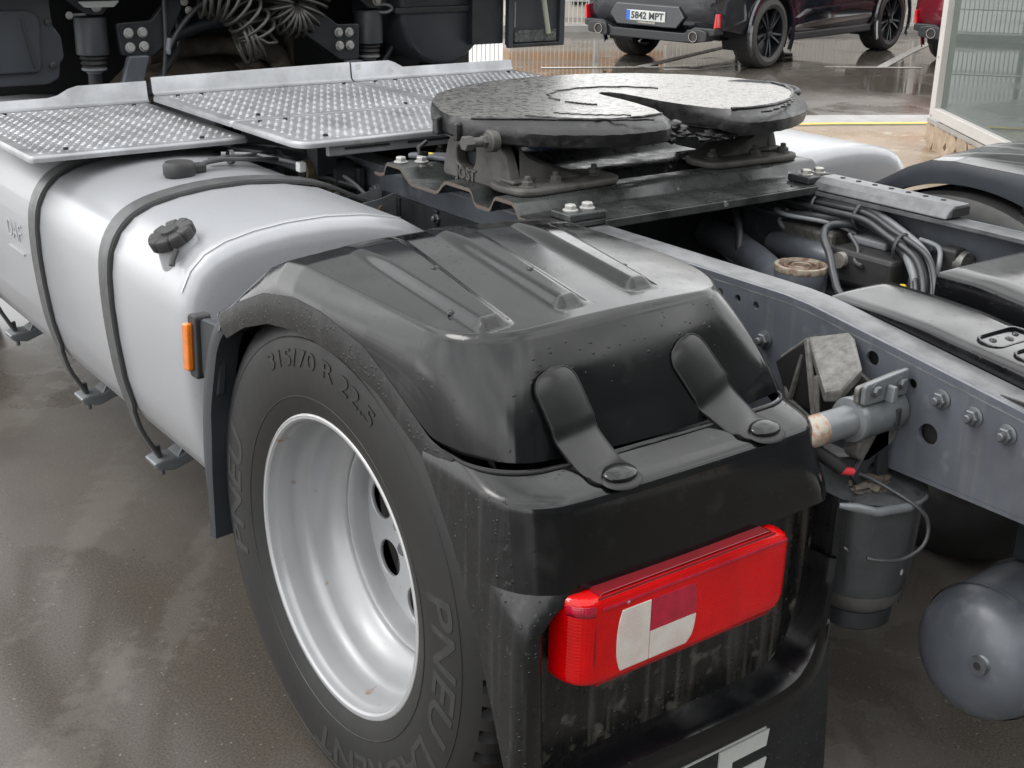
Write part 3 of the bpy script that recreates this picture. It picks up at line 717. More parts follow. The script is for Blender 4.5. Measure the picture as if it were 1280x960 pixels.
# inner tyre of the pair, right-hand wheels and the front wheels
def plain_tyre(name, loc, flip=False, parent=T):
    b = MB(); prof = [(.29, -.13), (.40, -.155), (.47, -.145), (.50, -.125), (.507, -.10), (.507, .10), (.50, .125), (.47, .145), (.40, .155), (.29, .13), (.25, .08), (.25, -.08)]
    b.lathe(prof+[prof[0]], 'x', 72, caps=False); o = b.build(name, M_tyre, parent, smooth=30); o.location = loc; return o
plain_tyre('inner_tyre', (-.735, 0, ZC)); plain_tyre('inner_tyre', (.735, 0, ZC)); plain_tyre('outer_tyre', (1.09, 0, ZC))
for sx in (-1, 1):
    ft = plain_tyre('front_tyre', (sx*1.05, 3.75, ZC))
    b = MB(); b.lathe([(.29, -.12), (.25, -.06), (.22, -.02), (.14, -.02), (.12, -.10), (.10, -.11)] if sx < 0 else [(.29, .12), (.25, .06), (.22, .02), (.14, .02), (.12, .10), (.10, .11)], 'x', 48)
    r_ = b.build('rim', M_rim, ft, smooth=30)

# ---------------------------------------------------------------- fuel tanks
def tank_section(sx=-1):
    pts = [(-.60, .925), (-.68, .972), (-.78, .993), (-.88, 1.001), (-.98, .999), (-1.06, .990), (-1.13, .975), (-1.18, .953), (-1.215, .92), (-1.238, .875), (-1.247, .82), (-1.248, .74), (-1.243, .65),
           (-1.232, .55), (-1.215, .475), (-1.19, .425), (-1.15, .385), (-1.09, .365), (-.70, .365), (-.63, .385), (-.60, .43), (-.593, .6), (-.593, .85)]
    return [(p[0]*-sx, p[1]) for p in pts]
def build_tank(sx, y0, y1, name):
    sec = tank_section(sx); cx, cz = sx*.92, .68
    rows = []
    for (y, ins) in ((y0+.004, .10), (y0, .055), (y0+.004, .030), (y0+.014, .010), (y0+.032, 0.), (y0+.06, 0.), (y1-.03, 0), (y1, .03)):
        row = []
        for x, z in sec:
            d = Vector((x-cx, z-cz)); L = d.length; d = d*(1-ins/L); row.append((cx+d.x, y, cz+d.y))
        rows.append(row)
    b = MB(); b.grid(rows, True); nn = len(sec); b.f.append(list(range(nn))[::-1]); b.mi.append(0); e = (len(rows)-1)*nn; b.f.append([e+k for k in range(nn)]); b.mi.append(0)
    return b.build(name, M_silver, T, smooth=50)
tank = build_tank(-1, .62, 2.95, 'fuel_tank')
build_tank(1, .62, 2.95, 'fuel_tank')
sec = tank_section(-1)
b = MB(); rows = [[(x+(x+.92)*.004, y, z+.0018) for x, z in sec[1:10]] for y in (.650, .6535)]; b.grid(rows); b.build('weld_seam', M_rimedge, tank, smooth=40)
def strap(y, hook=True):
    pth = [(-.46, .885), (-.56, .925), (-.66, .970)]+sec[2:15]+[(-1.198, .40), (-1.172, .345), (-1.155, .31)]
    pth = [tuple(p)[:2] for p in spline([(p[0], p[1], 0) for p in pth], 3)]
    st = part('tank_strap')
    w = .032
    for nm, ww, t0, mt in (('rubber_strip', w+.006, .0, M_rubber), ('band', w, .0045, M_strap)):
        rows = []
        for i, (x, z) in enumerate(pth):
            a = Vector(pth[max(i-1, 0)]); c = Vector(pth[min(i+1, len(pth)-1)]); t = (c-a).normalized(); nx, nz = t.y, -t.x
            if nx*(x+.9)+nz*(z-.7) < 0: nx, nz = -nx, -nz
            k0, k1 = t0+.0005, t0+.0065
            wy = ww if i < len(pth)-9 else ww*.55
            rows.append([(x+nx*k0, y-wy, z+nz*k0), (x+nx*k1, y-wy+.002, z+nz*k1), (x+nx*k1, y+wy-.002, z+nz*k1), (x+nx*k0, y+wy, z+nz*k0)])
        b = MB(); b.grid(rows); b.build(nm, mt, st, smooth=40)
    b = MB(); b.tube([(-1.158, y, .335), (-1.150, y, .25)], .0065); b.build('threaded_rod', M_boltg, st)
    b = MB(); b.prism([(-1.185, .298), (-1.175, .278), (-1.13, .268), (-1.03, .30), (-.95, .335), (-.95, .362), (-1.04, .345), (-1.12, .305), (-1.16, .305)], 'y', y-.036, y+.036)
    b.build('strap_bracket', M_tube, st, smooth=0, bevel=.006)
    b = MB(); b.prism([(-1.12, .30), (-1.03, .335), (-.95, .362), (-1.02, .40), (-1.08, .37)], 'y', y-.034, y-.027); b.build('bracket_cheek', M_frame, st, smooth=0, bevel=.002)
    for p in ((-.49, .905),):
        b = MB(); b.prism(fillet([(-.56, .915), (-.50, .92), (-.44, .935), (-.44, .84), (-.47, .835), (-.52, .865)], .015), 'y', y-.045, y-.040); b.build('strap_fork', M_tube, st, smooth=0)
        b = MB(); b.prism(fillet([(-.56, .915), (-.50, .92), (-.44, .935), (-.44, .84), (-.47, .835), (-.52, .865)], .015), 'y', y+.040, y+.045); b.build('strap_fork', M_tube, st, smooth=0)
        b = MB(); b.lathe([(.011, y-.055), (.011, y+.055)], 'y', 14, (-.495, 0, .893)); b.build('fork_pin', M_rust, st, smooth=30)
    return st
for y in (1.10, 1.66, 2.36): strap(y)
# filler neck and cap on the rounded shoulder
cn = Vector((-.42, -.12, .90)).normalized(); c0 = Vector((-1.196, .770, .957))
Mc = basis(Vector((0, 1, 0)).cross(cn), (0, 1, 0), c0)
cap = part('filler_cap')
b = MB(); rows = []
for h, rr in ((-.055, .058), (-.02, .050), (-.004, .046), (.012, .044)): rows.append([tuple(Mc @ Vector((rr*cos(2*pi*k/32)*1.0, rr*sin(2*pi*k/32), h))) for k in range(32)])
b.grid(rows, True); b.build('filler_neck', M_silver, cap, smooth=60)
b = MB(); rows = []
for h, rr, dp in ((.006, .050, 0), (.007, .0535, .3), (.026, .0545, 1), (.032, .051, 1), (.033, .028, .5), (.031, .024, 0)):
    rows.append([tuple(Mc @ Vector(((rr-.006*dp*max(0, cos(9*2*pi*k/144))**6)*cos(2*pi*k/144), (rr-.006*dp*max(0, cos(9*2*pi*k/144))**6)*sin(2*pi*k/144), h-.0045*dp*max(0, cos(9*2*pi*k/144))**8))) for k in range(144)])
b.grid(rows, True); b.f.append([5*144+k for k in range(144)]); b.mi.append(0); b.build('cap', M_rubber, cap, smooth=40)
b = MB(); rows = []
for h, rr in ((.030, .021), (.037, .019), (.038, .0)): rows.append([tuple(Mc @ Vector((rr*cos(2*pi*k/24), rr*sin(2*pi*k/24), h))) for k in range(24)])
b.grid(rows, True); b.build('cap_centre', M_rubber, cap, smooth=40)
b = MB(); b.tube([Mc @ Vector((-.02, -.050, .005)), Mc @ Vector((-.04, -.062, -.004)), Mc @ Vector((-.05, -.068, -.012))], .007, 8); b.build('cap_tether', M_rubber, cap)
b = MB(); b.tube([Mc @ Vector((.056, -.03, -.018)), Mc @ Vector((.062, 0, -.022)), Mc @ Vector((.054, .032, -.016))], .003, 8); b.build('neck_rim', M_rim, cap)
# embossed tank mark
me = text_mesh('DAF', .075, .002, .0); me.transform(basis((0, -1, 0), (0, 0, 1), (-1.2485, 1.875, .76))); me.materials.append(M_silver); link('embossed_mark', me, tank, smooth=0)
b = MB(); b.box(-1.2495, -1.245, 1.80, 1.95, .70, .706); b.build('embossed_line', M_silver, tank, smooth=0)
# sender unit cover and cables on top of the tank
b = MB(); b.lathe([(.040, .995), (.042, 1.0), (.042, 1.022), (.036, 1.031), (.0, 1.033)], 'z', 28, (-.975, 1.27, .004)); b.build('tank_sender', M_rubber, tank, smooth=40)
b = MB(); b.box(-.94, -.90, 1.262, 1.30, 1.0, 1.024); b.build('sender_plug', M_rubber, tank, smooth=0, bevel=.006)
cbl = part('tank_cables')
for k, pts in enumerate(([(-.92, 1.28, 1.016), (-.84, 1.32, 1.022), (-.74, 1.36, 1.012), (-.62, 1.45, 1.0), (-.50, 1.60, .985)],
                         [(-.92, 1.27, 1.020), (-.86, 1.29, 1.026), (-.76, 1.30, 1.016), (-.66, 1.34, 1.0), (-.52, 1.42, .965)],
                         [(-.86, 1.34, 1.014), (-.76, 1.37, 1.010), (-.66, 1.36, .992), (-.58, 1.28, .96), (-.47, 1.22, .92)],
                         [(-.78, 1.44, 1.01), (-.70, 1.38, 1.008), (-.60, 1.30, .985), (-.50, 1.24, .95), (-.445, 1.18, .88)],
                         [(-.70, 1.55, 1.0), (-.60, 1.47, .985), (-.54, 1.40, .96), (-.47, 1.36, .90)],
                         [(-.66, 1.62, 1.0), (-.58, 1.52, 1.0), (-.52, 1.46, .99), (-.46, 1.44, .96)])):
    b = MB(); b.tube(spline(pts, 6), (.0075, .006, .0085, .006, .009, .006)[k], 8); b.build('cable', M_hose if k != 3 else M_hoseg, cbl)
for (x, y, z) in ((-.80, 1.335, 1.02), (-.64, 1.37, 1.0)):
    b = MB(); b.lathe([(.020, -.006), (.020, .006)], 'x', 14, (x, y, z), False); b.build('cable_tie', M_hose, cbl)
b = MB(); b.box(-.662, -.640, 1.20, 1.225, .985, 1.012); b.build('white_tab', M_pl, cbl, smooth=0, bevel=.004)
# levelling valve bolted on the left web
vv = part('air_valve')
b = MB(); b.box(-.545, -.47, 1.26, 1.34, .86, .955); b.build('valve_body', M_brass, vv, smooth=0, bevel=.010)
b = MB(); b.lathe([(.032, -.60), (.034, -.575), (.026, -.55), (.026, -.53)], 'x', 20, (0, 1.30, .965)); b.build('valve_port', M_brass, vv, smooth=30)
b = MB(); b.lathe([(.018, -.604), (.018, -.600)], 'x', 16, (0, 1.30, .965)); b.build('port_hole', M_hole, vv, smooth=0)
b = MB(); b.lathe([(.052, -.53), (.052, -.47), (.046, -.455)], 'x', 24, (0, 1.29, .945)); b.build('valve_cover', M_hose, vv, smooth=30)
b = MB(); b.box(-.47, -.445, 1.22, 1.40, .84, .975); b.build('valve_bracket', M_framed, vv, smooth=0, bevel=.006)
for k in range(3): bolt('zinc', vv, (-.52+.02*k, 1.26, .90+.015*k), (-.3, -1, 0), .008)

# ---------------------------------------------------------------- catwalk
def catwalk(name, x0, x1, y0, y1, z, lip=None, rear=False, rot=0, seed=0):
    p = part(name)
    r = [.05, .05, .012, .012] if rear else .012
    out = fillet([(x0, y0), (x1, y0), (x1, y1), (x0, y1)], r, 6)
    b = MB(); b.prism(out, 'z', z-.003, z); b.build('tread_plate', M_alu, p, smooth=0)
    n = len(out)                                        # rolled-down edge
    inn = out; rows = []
    for dz, d in ((0.0004, -.0005), (-.003, .004), (-.008, .0055), (-.017, .0055)):
        row = []
        for i in range(n):
            a, c = Vector(out[i-1]), Vector(out[(i+1) % n]); t = (c-a); t = t.normalized() if t.length else Vector((1, 0))
            row.append((out[i][0]+t.y*d, out[i][1]-t.x*d, z+dz))
        rows.append(row)
    b = MB(); b.grid(rows, True); b.build('rolled_edge', M_alu, p, smooth=60)
    # pressed studs: pierced ovals set in alternating directions
    b = MB(); rs = random.Random(seed); pit = .0245; j = 0; y = y0+.032
    while y < y1-.03:
        x = x0+.034+(pit/2 if j % 2 else 0); i = 0
        while x < x1-.03:
            a = radians(40 if (i+j) % 2 else -40)+rot; ca, sa = cos(a), sin(a)
            def P(u, v, h): return (x+u*ca-v*sa, y+u*sa+v*ca, z+h)
            L_, w_ = .0072, .0036
            vs = [P(-L_, 0, .0002), P(-L_*.5, -w_, .0002), P(L_*.5, -w_, .0002), P(L_, 0, .0002), P(L_*.5, w_, .0002), P(-L_*.5, w_, .0002), P(-L_*.45, w_*.1, .0032), P(L_*.45, w_*.1, .0032)]
            b.cur = 0; b.add(vs, [(0, 1, 6), (1, 2, 7, 6), (2, 3, 7), (3, 4, 7), (5, 0, 6)]); b.cur = 1; b.add([vs[4], vs[5], vs[6], vs[7]], [(0, 1, 2, 3)])
            x += pit*1.0; i += 1
        y += pit*.92; j += 1
    b.build('tread_studs', [M_alu, M_hole], p, smooth=0, kind='stuff', fix=False)
    if lip:                                             # front edge folded up towards the cab
        rows = []
        for (x, h) in lip: rows.append([(x, y1-.012, z+.001), (x, y1+.002, z+.004), (x, y1+.010, z+.012), (x, y1+.016, z+h), (x, y1+.020, z+h+.003), (x, y1+.024, z+h), (x, y1+.018, z+.004)])
        b = MB(); b.grid(rows); b.build('folded_edge', M_alu, p, smooth=50)
    for (x, y) in ((x0+.06, y1-.05), (x0+.14, y1-.05), (x1-.12, y0+.04), (x1-.06, y1-.05), (x0+.11, y0+.06)):
        b = MB(); b.lathe([(.007, z+.0005), (.0065, z+.0055), (.004, z+.006)], 'z', 10, (x, y, 0)); b.build('rivet', M_hole, p, smooth=0)
    return p
catwalk('catwalk_panel', -1.283, -.672, 1.50, 2.27, 1.040, [(-1.283, .028), (-.985, .03), (-.955, .036), (-.92, .054), (-.89, .062), (-.66, .064)], seed=1)
catwalk('catwalk_panel', -.70, .028, 1.532, 2.12, 1.082, [(-.70, .052), (.028, .062)], seed=2)
catwalk('catwalk_panel', .034, .735, 1.532, 2.12, 1.082, [(.034, .060), (.19, .060), (.215, .052), (.25, .034), (.735, .034)], seed=3)
cwr = catwalk('catwalk_panel', -.70, .735, 1.12, 1.527, 1.082, None, True, seed=4)
b = MB(); b.box(-.61, .68, 1.130, 1.146, 1.035, 1.0785); b.build('edge_beam', M_alu, cwr, smooth=0, bevel=.003)
for k in range(6):
    b = MB(); b.box(-.56+k*.2, -.42+k*.2, 1.1265, 1.1295, 1.050, 1.056); b.build('edge_slot', M_hole, cwr, smooth=0)
for x in (-.55, 0, .55):
    for y in (1.28, 1.9):
        b = MB(); b.box(x-.03, x+.03, y-.03, y+.03, .96, 1.076); b.build('catwalk_support', M_framed, T, smooth=0)

# ---------------------------------------------------------------- rear mudguards
BAND = [(-.46, .90), (-.395, .909), (-.283, .965), (-.196, 1.003), (-.05, 1.024), (.055, 1.024), (.172, 1.001), (.28, .957), (.385, .900)]
LIP = [(-.42, .81), (-.38, .868), (-.366, .876), (-.237, .935), (-.117, .959), (.03, .965), (.155, .946), (.26, .91), (.347, .863)]
CRZ = [(-.6, 1.068), (.06, 1.072), (.13, 1.064), (.20, 1.035), (.30, .975), (.40, .908)]
RIBS = [((-1.205, -1.143, -.43), (-1.145, -1.035, .05)), ((-1.055, -.993, -.43), (-.955, -.875, .08)), ((-.893, -.832, -.415), (-.785, -.70, .06))]
def crown(x, y):
    z = interp(CRZ, y)+.020*(1-((x+.93)/.33)**2)*smooth01((y+.62)/.12)
    for (xa, xb, ya), (xc, xd, yb) in RIBS:
        t = (y-ya)/(yb-ya)
        if -.02 < t < 1.6:
            l = xa+(xc-xa)*t; r = xb+(xd-xb)*t
            hgt = smooth01((x-l+.006)/.024)*smooth01((r+.006-x)/.030)*smooth01((y-ya+.006)/.030)*(1-smooth01((y-yb+.14)/.26))
            z += .016*hgt
    return z
def make_mudguard(sx, name):
    """built on the left (sx=-1), mirrored for the right"""
    mg = part(name)
    def mir(rows): return [[(-p[0]*sx, p[1], p[2]) for p in r] for r in rows]
    XI = -.638
    # crown
    def yrear(x):
        yr = -.452-.022*(1-((x+.93)/.3)**2)
        if x < -1.135: d = (-1.135-x)/.105; yr += .105*(1-sqrt(max(0, 1-d*d)))
        if x > -.785: d = (x+.785)/.1475; yr += .30*(1-sqrt(max(0, 1-min(1, d*d))))
        return yr
    nx, ny = 230, 130
    xs = [-1.240+(XI+1.240)*smooth_k for smooth_k in [k/nx-.035*sin(2*pi*k/nx) for k in range(nx+1)]]
    rows = []
    for j in range(ny+1):
        rows.append([(x, .392+(yrear(x)-.392)*j/ny, crown(x, .392+(yrear(x)-.392)*j/ny)) for x in xs])
    # side and rear wall hanging from the crown edge
    edge_c = [rows[j][0] for j in range(0, ny)]+[rows[ny][k] for k in range(nx+1)]
    low = []
    for j in range(ny):
        y = rows[j][0][1]
        low.append((-1.272, y, interp(BAND, y)))
    # rear lower loop: corner then rear
    corner = [(-1.272+.118*(1-cos(a)), rows[ny-1][0][1]-.02-(.5458-.02-abs(rows[ny-1][0][1]))*sin(a)) for a in [pi/2*k/14 for k in range(15)]]
    rear = [(x, -.535-.030*(1-((x+.93)/.28)**2)) for x in [-1.154+(.50)*k/40 for k in range(41)]]
    inn = [(-.654+.024*sin(a), -.5358+.024*(1-cos(a))) for a in [pi/2*k/6 for k in range(1, 7)]]+[(-.630-.004*k/12, -.517+.367*k/12) for k in range(1, 13)]
    lp = corner+rear[1:]+inn
    # resample to nx+1 points, by matching x order along the crown's rear edge
    L = [0]
    for a, c in zip(lp, lp[1:]): L.append(L[-1]+(Vector(a)-Vector(c)).length)
    Lc = [0]
    rc = [rows[ny][k] for k in range(nx+1)]
    for a, c in zip(rc, rc[1:]): Lc.append(Lc[-1]+(Vector(a)-Vector(c)).length)
    kc = min(range(nx+1), key=lambda k: abs(rc[k][0]+.785)); kl = min(range(len(lp)), key=lambda k: abs(lp[k][0]+.70)+abs(lp[k][1]+.55))
    for k in range(nx+1):
        t = Lc[k]/Lc[kc]*L[kl] if k <= kc else L[kl]+(Lc[k]-Lc[kc])/(Lc[-1]-Lc[kc])*(L[-1]-L[kl])
        i = max(0, min(len(L)-2, next((q for q in range(len(L)-1) if L[q+1] >= t), len(L)-2)))
        f = (t-L[i])/max(1e-9, L[i+1]-L[i]); p = Vector(lp[i])*(1-f)+Vector(lp[i+1])*f
        zb = .900
        if p.x < -1.20: zb = max(.900, interp(BAND, p.y))
        low.append((p.x, p.y, zb))
    wall_rows = []
    for v in range(0, 13):
        t = v/12; row = []
        for c, l in zip(edge_c, low):
            e = Vector(c).lerp(Vector(l), t); bul = .010*4*t*(1-t)
            out = Vector((l[0]-c[0], l[1]-c[1], 0)); out = out.normalized() if out.length > 1e-5 else Vector((0, 0, 0))
            e += out*bul*min(1., (c[2]-l[2])/.12); row.append(tuple(e))
        wall_rows.append(row)
    b = MB(); b.grid(mir(rows)); b.grid(mir(wall_rows))
    hood = b.build('top_shell', M_black, mg, smooth=75, weld=.0006)
    # textured lip band along the wheel arch
    ys = [.385-(.385+.46)*k/60 for k in range(61)]
    band = []
    for y in ys:
        zb = interp(BAND, y); t = (.385-y)/(.845); yl = .345-(.345+.41)*t; zl = interp(LIP, yl)
        band.append([(-1.2725, y, zb-.0005), (-1.276, (y*2+yl)/3, (zb*2+zl)/3), (-1.277, (y+2*yl)/3, (zb+2*zl)/3), (-1.274, yl, zl), (-1.255, yl*.99, zl+.004), (-1.22, yl*.985, zl+.012)])
    b = MB(); b.grid(mir(band)); b.build('arch_band', M_blackd, mg, smooth=40)
    # inner side flange
    ysn = [.392-(.392+.17)*k/40 for k in range(41)]
    fl = []
    for y in ysn:
        zt = crown(XI, max(y, -.44)) if y > -.44 else 1.03
        rr = sqrt(max(0, .56**2-y*y)); zb = min(zt-.012, ZC+.02+rr-.055)
        fl.append([(XI, y, zt-.001), (XI+.005, y, zt-.012), (XI+.006, y, (zt+zb)/2), (XI+.004, y, zb), (XI-.03, y, zb-.002)])
    b = MB(); b.grid(mir(fl)); b.build('inner_flange', M_black if sx < 0 else M_dust, mg, smooth=40)
    # front section running down ahead of the wheel
    pr = [(.395, .905), (.44, .865), (.485, .79), (.515, .70), (.532, .60), (.535, .52), (.522, .43), (.500, .362)]
    pr = [tuple(p)[:2] for p in spline([(*p, 0) for p in pr], 5)]
    rows2 = []
    for i, (y, z) in enumerate(pr):
        t = i/(len(pr)-1)
        yi, zi = ((.350+(.44-.350)*t), interp([(0, .860), (.25, .74), (.55, .60), (.8, .46), (1, .385)], t))
        yi = interp([(0, .350), (.2, .405), (.45, .455), (.7, .470), (1, .475)], t); zi = z-.030*(1-t)
        rows2.append([(-.64, y, z), (-1.20, y, z), (-1.245, y-.003, z-.002), (-1.266, y-.012, z-.006), (-1.276, yi+.02, zi), (-1.272, yi, zi), (-1.22, yi+.004, zi+.002)])
    b = MB(); b.grid(mir(rows2)); b.build('front_section', M_dust if sx < 0 else M_black, mg, smooth=40)
    return mg
def part_under(name, p): return part(name, p)
mgL = make_mudguard(-1, 'rear_mudguard')
mgR = make_mudguard(1, 'rear_mudguard')
for (x, y) in ((-1.108, -.155), (-.985, -.262), (-.79, -.28), (-1.19, -.33)):       # small blemishes and wet spots
    b = MB(); b.lathe([(.007, -.002), (.006, .0025), (.003, .004), (0, .0042)], 'z', 12, (x, y, crown(x, y)-.0006)); b.build('screw_head', M_black, mgL, smooth=60)

# rear section with the lamp
rsn = part('mudguard_rear_section')
LIPY = [(.33, -.66), (.40, -.628), (.446, -.604), (.566, -.559), (.67, -.515), (.761, -.471), (.82, -.428), (.875, -.385), (.905, -.372)]
def loopz(z, off_y, off_x=0., n=14, r=.07, inner=True):
    xo = -1.279-off_x; yr = off_y
    pts = [(xo, interp(LIPY, z), z), (xo, min(interp(LIPY, z)-.004, (interp(LIPY, z)+yr+r)/2), z)]
    ys = max(yr+r, yr+.001)
    for k in range(n+1):
        a = pi/2*k/n; pts.append((xo+r*(1-cos(a)), yr+r-r*sin(a), z))
    xe = interp([(.33, -.605), (.737, -.605), (.765, -.610), (.80, -.625), (.84, -.637), (.87, -.640), (.90, -.645)], z)
    for k in range(1, 25):
        x = xo+r+(xe-.055-xo-r)*k/24; pts.append((x, yr-.006*(1-((x+.93)/.28)**2), z))
    for k in range(1, 9):
        a = pi/2*k/8; pts.append((xe-.055+.055*sin(a), yr+.055*(1-cos(a)), z))
    pts.append((xe, yr+.12, z)); return pts
rows = []
# ledge: from under the top shell out to the shelf crease
led = [(.900, -.565, -.012), (.893, -.588, -.006), (.885, -.614, -.002), (.880, -.628, 0), (.876, -.635, .0015), (.870, -.6395, .002), (.862, -.642, .002), (.84, -.645, .002), (.80, -.651, .002), (.765, -.656, .002), (.7386, -.6595, .002)]
for z, yr, ox in led:
    row = loopz(z, yr, ox, n=20, r=.105)
    rows.append(row)
b = MB(); b.grid(rows)
for q, f in enumerate(b.f):                             # the road-side flank is splashed, the rear face is clean
    if max(b.v[i][0] for i in f) < -1.262 and min(b.v[i][2] for i in f) < .88: b.mi[q] = 1
b.build('shell', [M_black, M_blackd], rsn, smooth=50)
# underside of the shelf turning into the lamp recess
u0 = rows[-1]
b = MB(); b.grid([[p for p in u0 if p[0] > -1.24], [(p[0], max(p[1]+.0, -.610) if False else -.606, .733) for p in u0 if p[0] > -1.24]]); b.build('shelf_underside', M_recess, rsn, smooth=0)
# side panel and left pillar of the lamp bay
rows = []
for k in range(17):
    z = .7385-(.7385-.315)*k/16; yl = interp(LIPY, z); yr = -.6595+.012*(k/16); xo = -1.281
    r = .105-.077*smooth01(k/1.6)
    row = [(-1.22, yl+.012, z), (xo+.006, yl+.004, z), (xo, yl-.004, z)]
    yy = min(yl-.006, yr+r)
    row.append((xo, (yl+yy)/2, z))
    for q in range(7):
        a = pi/2*q/6; row.append((xo+r*(1-cos(a)), yy-(yy-yr)*sin(a), z))
    px = max(-1.248+.02*smooth01(k/16), xo+r+.006)
    row += [(px-.008, yr, z), (px, yr+.004, z), (px+.006, yr+.012, z), (px+.012, -.606, z)]
    rows.append(row)
b = MB(); b.grid(rows); b.build('side_panel', M_blackd, rsn, smooth=32)
b = MB(); b.box(-1.262, -.604, -.606, -.598, .33, .737); b.build('recess_panel', M_recess, rsn, smooth=0)
# rolled bottom lip, rounded up at the inner end
path = [(-1.23, .362), (-1.0, .357), (-.80, .354), (-.70, .360), (-.645, .382), (-.617, .43), (-.608, .51), (-.606, .62)]
path = [tuple(p)[:2] for p in spline([(*p, 0) for p in path], 5)]
rows = []
for i, (x, z) in enumerate(path):
    a = Vector(path[max(0, i-1)]); c = Vector(path[min(len(path)-1, i+1)]); t = (c-a).normalized(); nx_, nz_ = -t.y, t.x       # inward
    w = 1. if i < 22 else max(.25, 1-(i-22)/14)
    prof = [(.042, -.606), (.038, -.618), (.032, -.650), (.026, -.664), (.006, -.669), (-.022, -.664), (-.028, -.650), (-.028, -.600)]
    rows.append([(x+nx_*d*w, y_, z+nz_*d*w) for d, y_ in prof])
b = MB(); b.grid(rows); b.build('bottom_lip', M_black, rsn, smooth=40)
b = MB(); b.prism(fillet([(-.604, .737), (-.585, .70), (-.588, .52), (-.604, .44)], .01), 'y', -.655, -.58); b.build('inner_edge', M_blackd, rsn, smooth=0, bevel=.008)
# gap seal below the top shell
sealp = [(x, y, .8985) for x, y, z in loopz(.9, -.572, -.010, r=.10)]
b = MB(); b.tube(sealp[1:-1], .0030, 6); b.build('seam_seal', M_deep, rsn, smooth=60)
# latches: flat rubber straps hooked over the seam
def bvh(o): return BVHTree.FromPolygons([v.co for v in o.data.vertices], [list(p.vertices) for p in o.data.polygons])
HOOD = bvh([o for o in mgL.children if o.name.startswith('top_shell')][0]); LEDGE = bvh([o for o in rsn.children if o.name.startswith('shell')][0])
def latch(xt, xb_, nm='rubber_latch'):
    lt = part(nm); w = .040
    pth = []
    for q in range(5):
        z = 1.028-.100*q/4; x = xt+(xb_-xt)*(.62*q/4)
        ys_ = [HOOD.ray_cast(Vector((x+u, -2, z)), Vector((0, 1, 0)))[0] for u in (-.036, 0, .036)]
        pth.append((x, min(h.y for h in ys_ if h is not None)-.004, z))
    for y, f in ((-.590, .84), (-.613, .95), (-.636, 1.0)):
        x = xt+(xb_-xt)*f; hs_ = [LEDGE.ray_cast(Vector((x+u, y, 2)), Vector((0, 0, -1)))[0] for u in (-.036, 0, .036)]
        pth.append((x, y, max(h.z for h in hs_ if h is not None)+.005))
    pth = spline(pth, 5); rows = []; n_ = len(pth)
    for i, p in enumerate(pth):
        p = Vector(p); t = (Vector(pth[min(i+1, n_-1)])-Vector(pth[max(i-1, 0)])).normalized(); s = Vector((1, 0, 0)); nrm = s.cross(t).normalized()
        if nrm.z < 0: nrm = -nrm
        s = t.cross(nrm).normalized(); s = s if s.x > 0 else -s
        f = min(1, sqrt(max(.02, 1-max(0, 1-i/5.)**2)))*min(1, sqrt(max(.05, 1-max(0, 1-(n_-1-i)/5.)**2)))
        ww = w*f
        rows.append([tuple(p+s*u+nrm*h) for u, h in ((-ww, -.008), (-ww, -.001), (-ww+.003, .0008), (0, .0012), (ww-.003, .0008), (ww, -.001), (ww, -.008))])
    b = MB(); b.grid(rows); b.build('strap', M_latch, lt, smooth=40)
    rim_ = [r[1] for r in rows]+[r[5] for r in rows[::-1]]
    b = MB(); b.tube(rim_+[rim_[0]], .0018, 6, False); b.build('moulded_edge', M_deep, lt, smooth=60)
    e = Vector(pth[-1]); bm = bmesh.new(); bmesh.ops.create_uvsphere(bm, u_segments=28, v_segments=14, radius=1)
    tm = Matrix.Translation((e.x+.004, e.y+.008, e.z+.010)) @ Matrix.Rotation(radians(14), 4, 'X') @ Matrix.Diagonal((.031, .021, .0085, 1))
    bmesh.ops.transform(bm, matrix=tm, verts=bm.verts); me = bpy.data.meshes.new('thumb_tab'); bm.to_mesh(me); bm.free(); me.materials.append(M_black)
    link('thumb_tab', me, lt, smooth=60)
    bm = bmesh.new(); bmesh.ops.create_uvsphere(bm, u_segments=24, v_segments=10, radius=1)
    tm = Matrix.Translation((e.x+.005, e.y+.004, e.z+.001)) @ Matrix.Rotation(radians(14), 4, 'X') @ Matrix.Diagonal((.037, .026, .0065, 1))
    bmesh.ops.transform(bm, matrix=tm, verts=bm.verts); me = bpy.data.meshes.new('latch_seat'); bm.to_mesh(me); bm.free(); me.materials.append(M_deep)
    link('latch_seat', me, lt, smooth=60)
latch(-1.130, -1.092); latch(-.872, -.782)

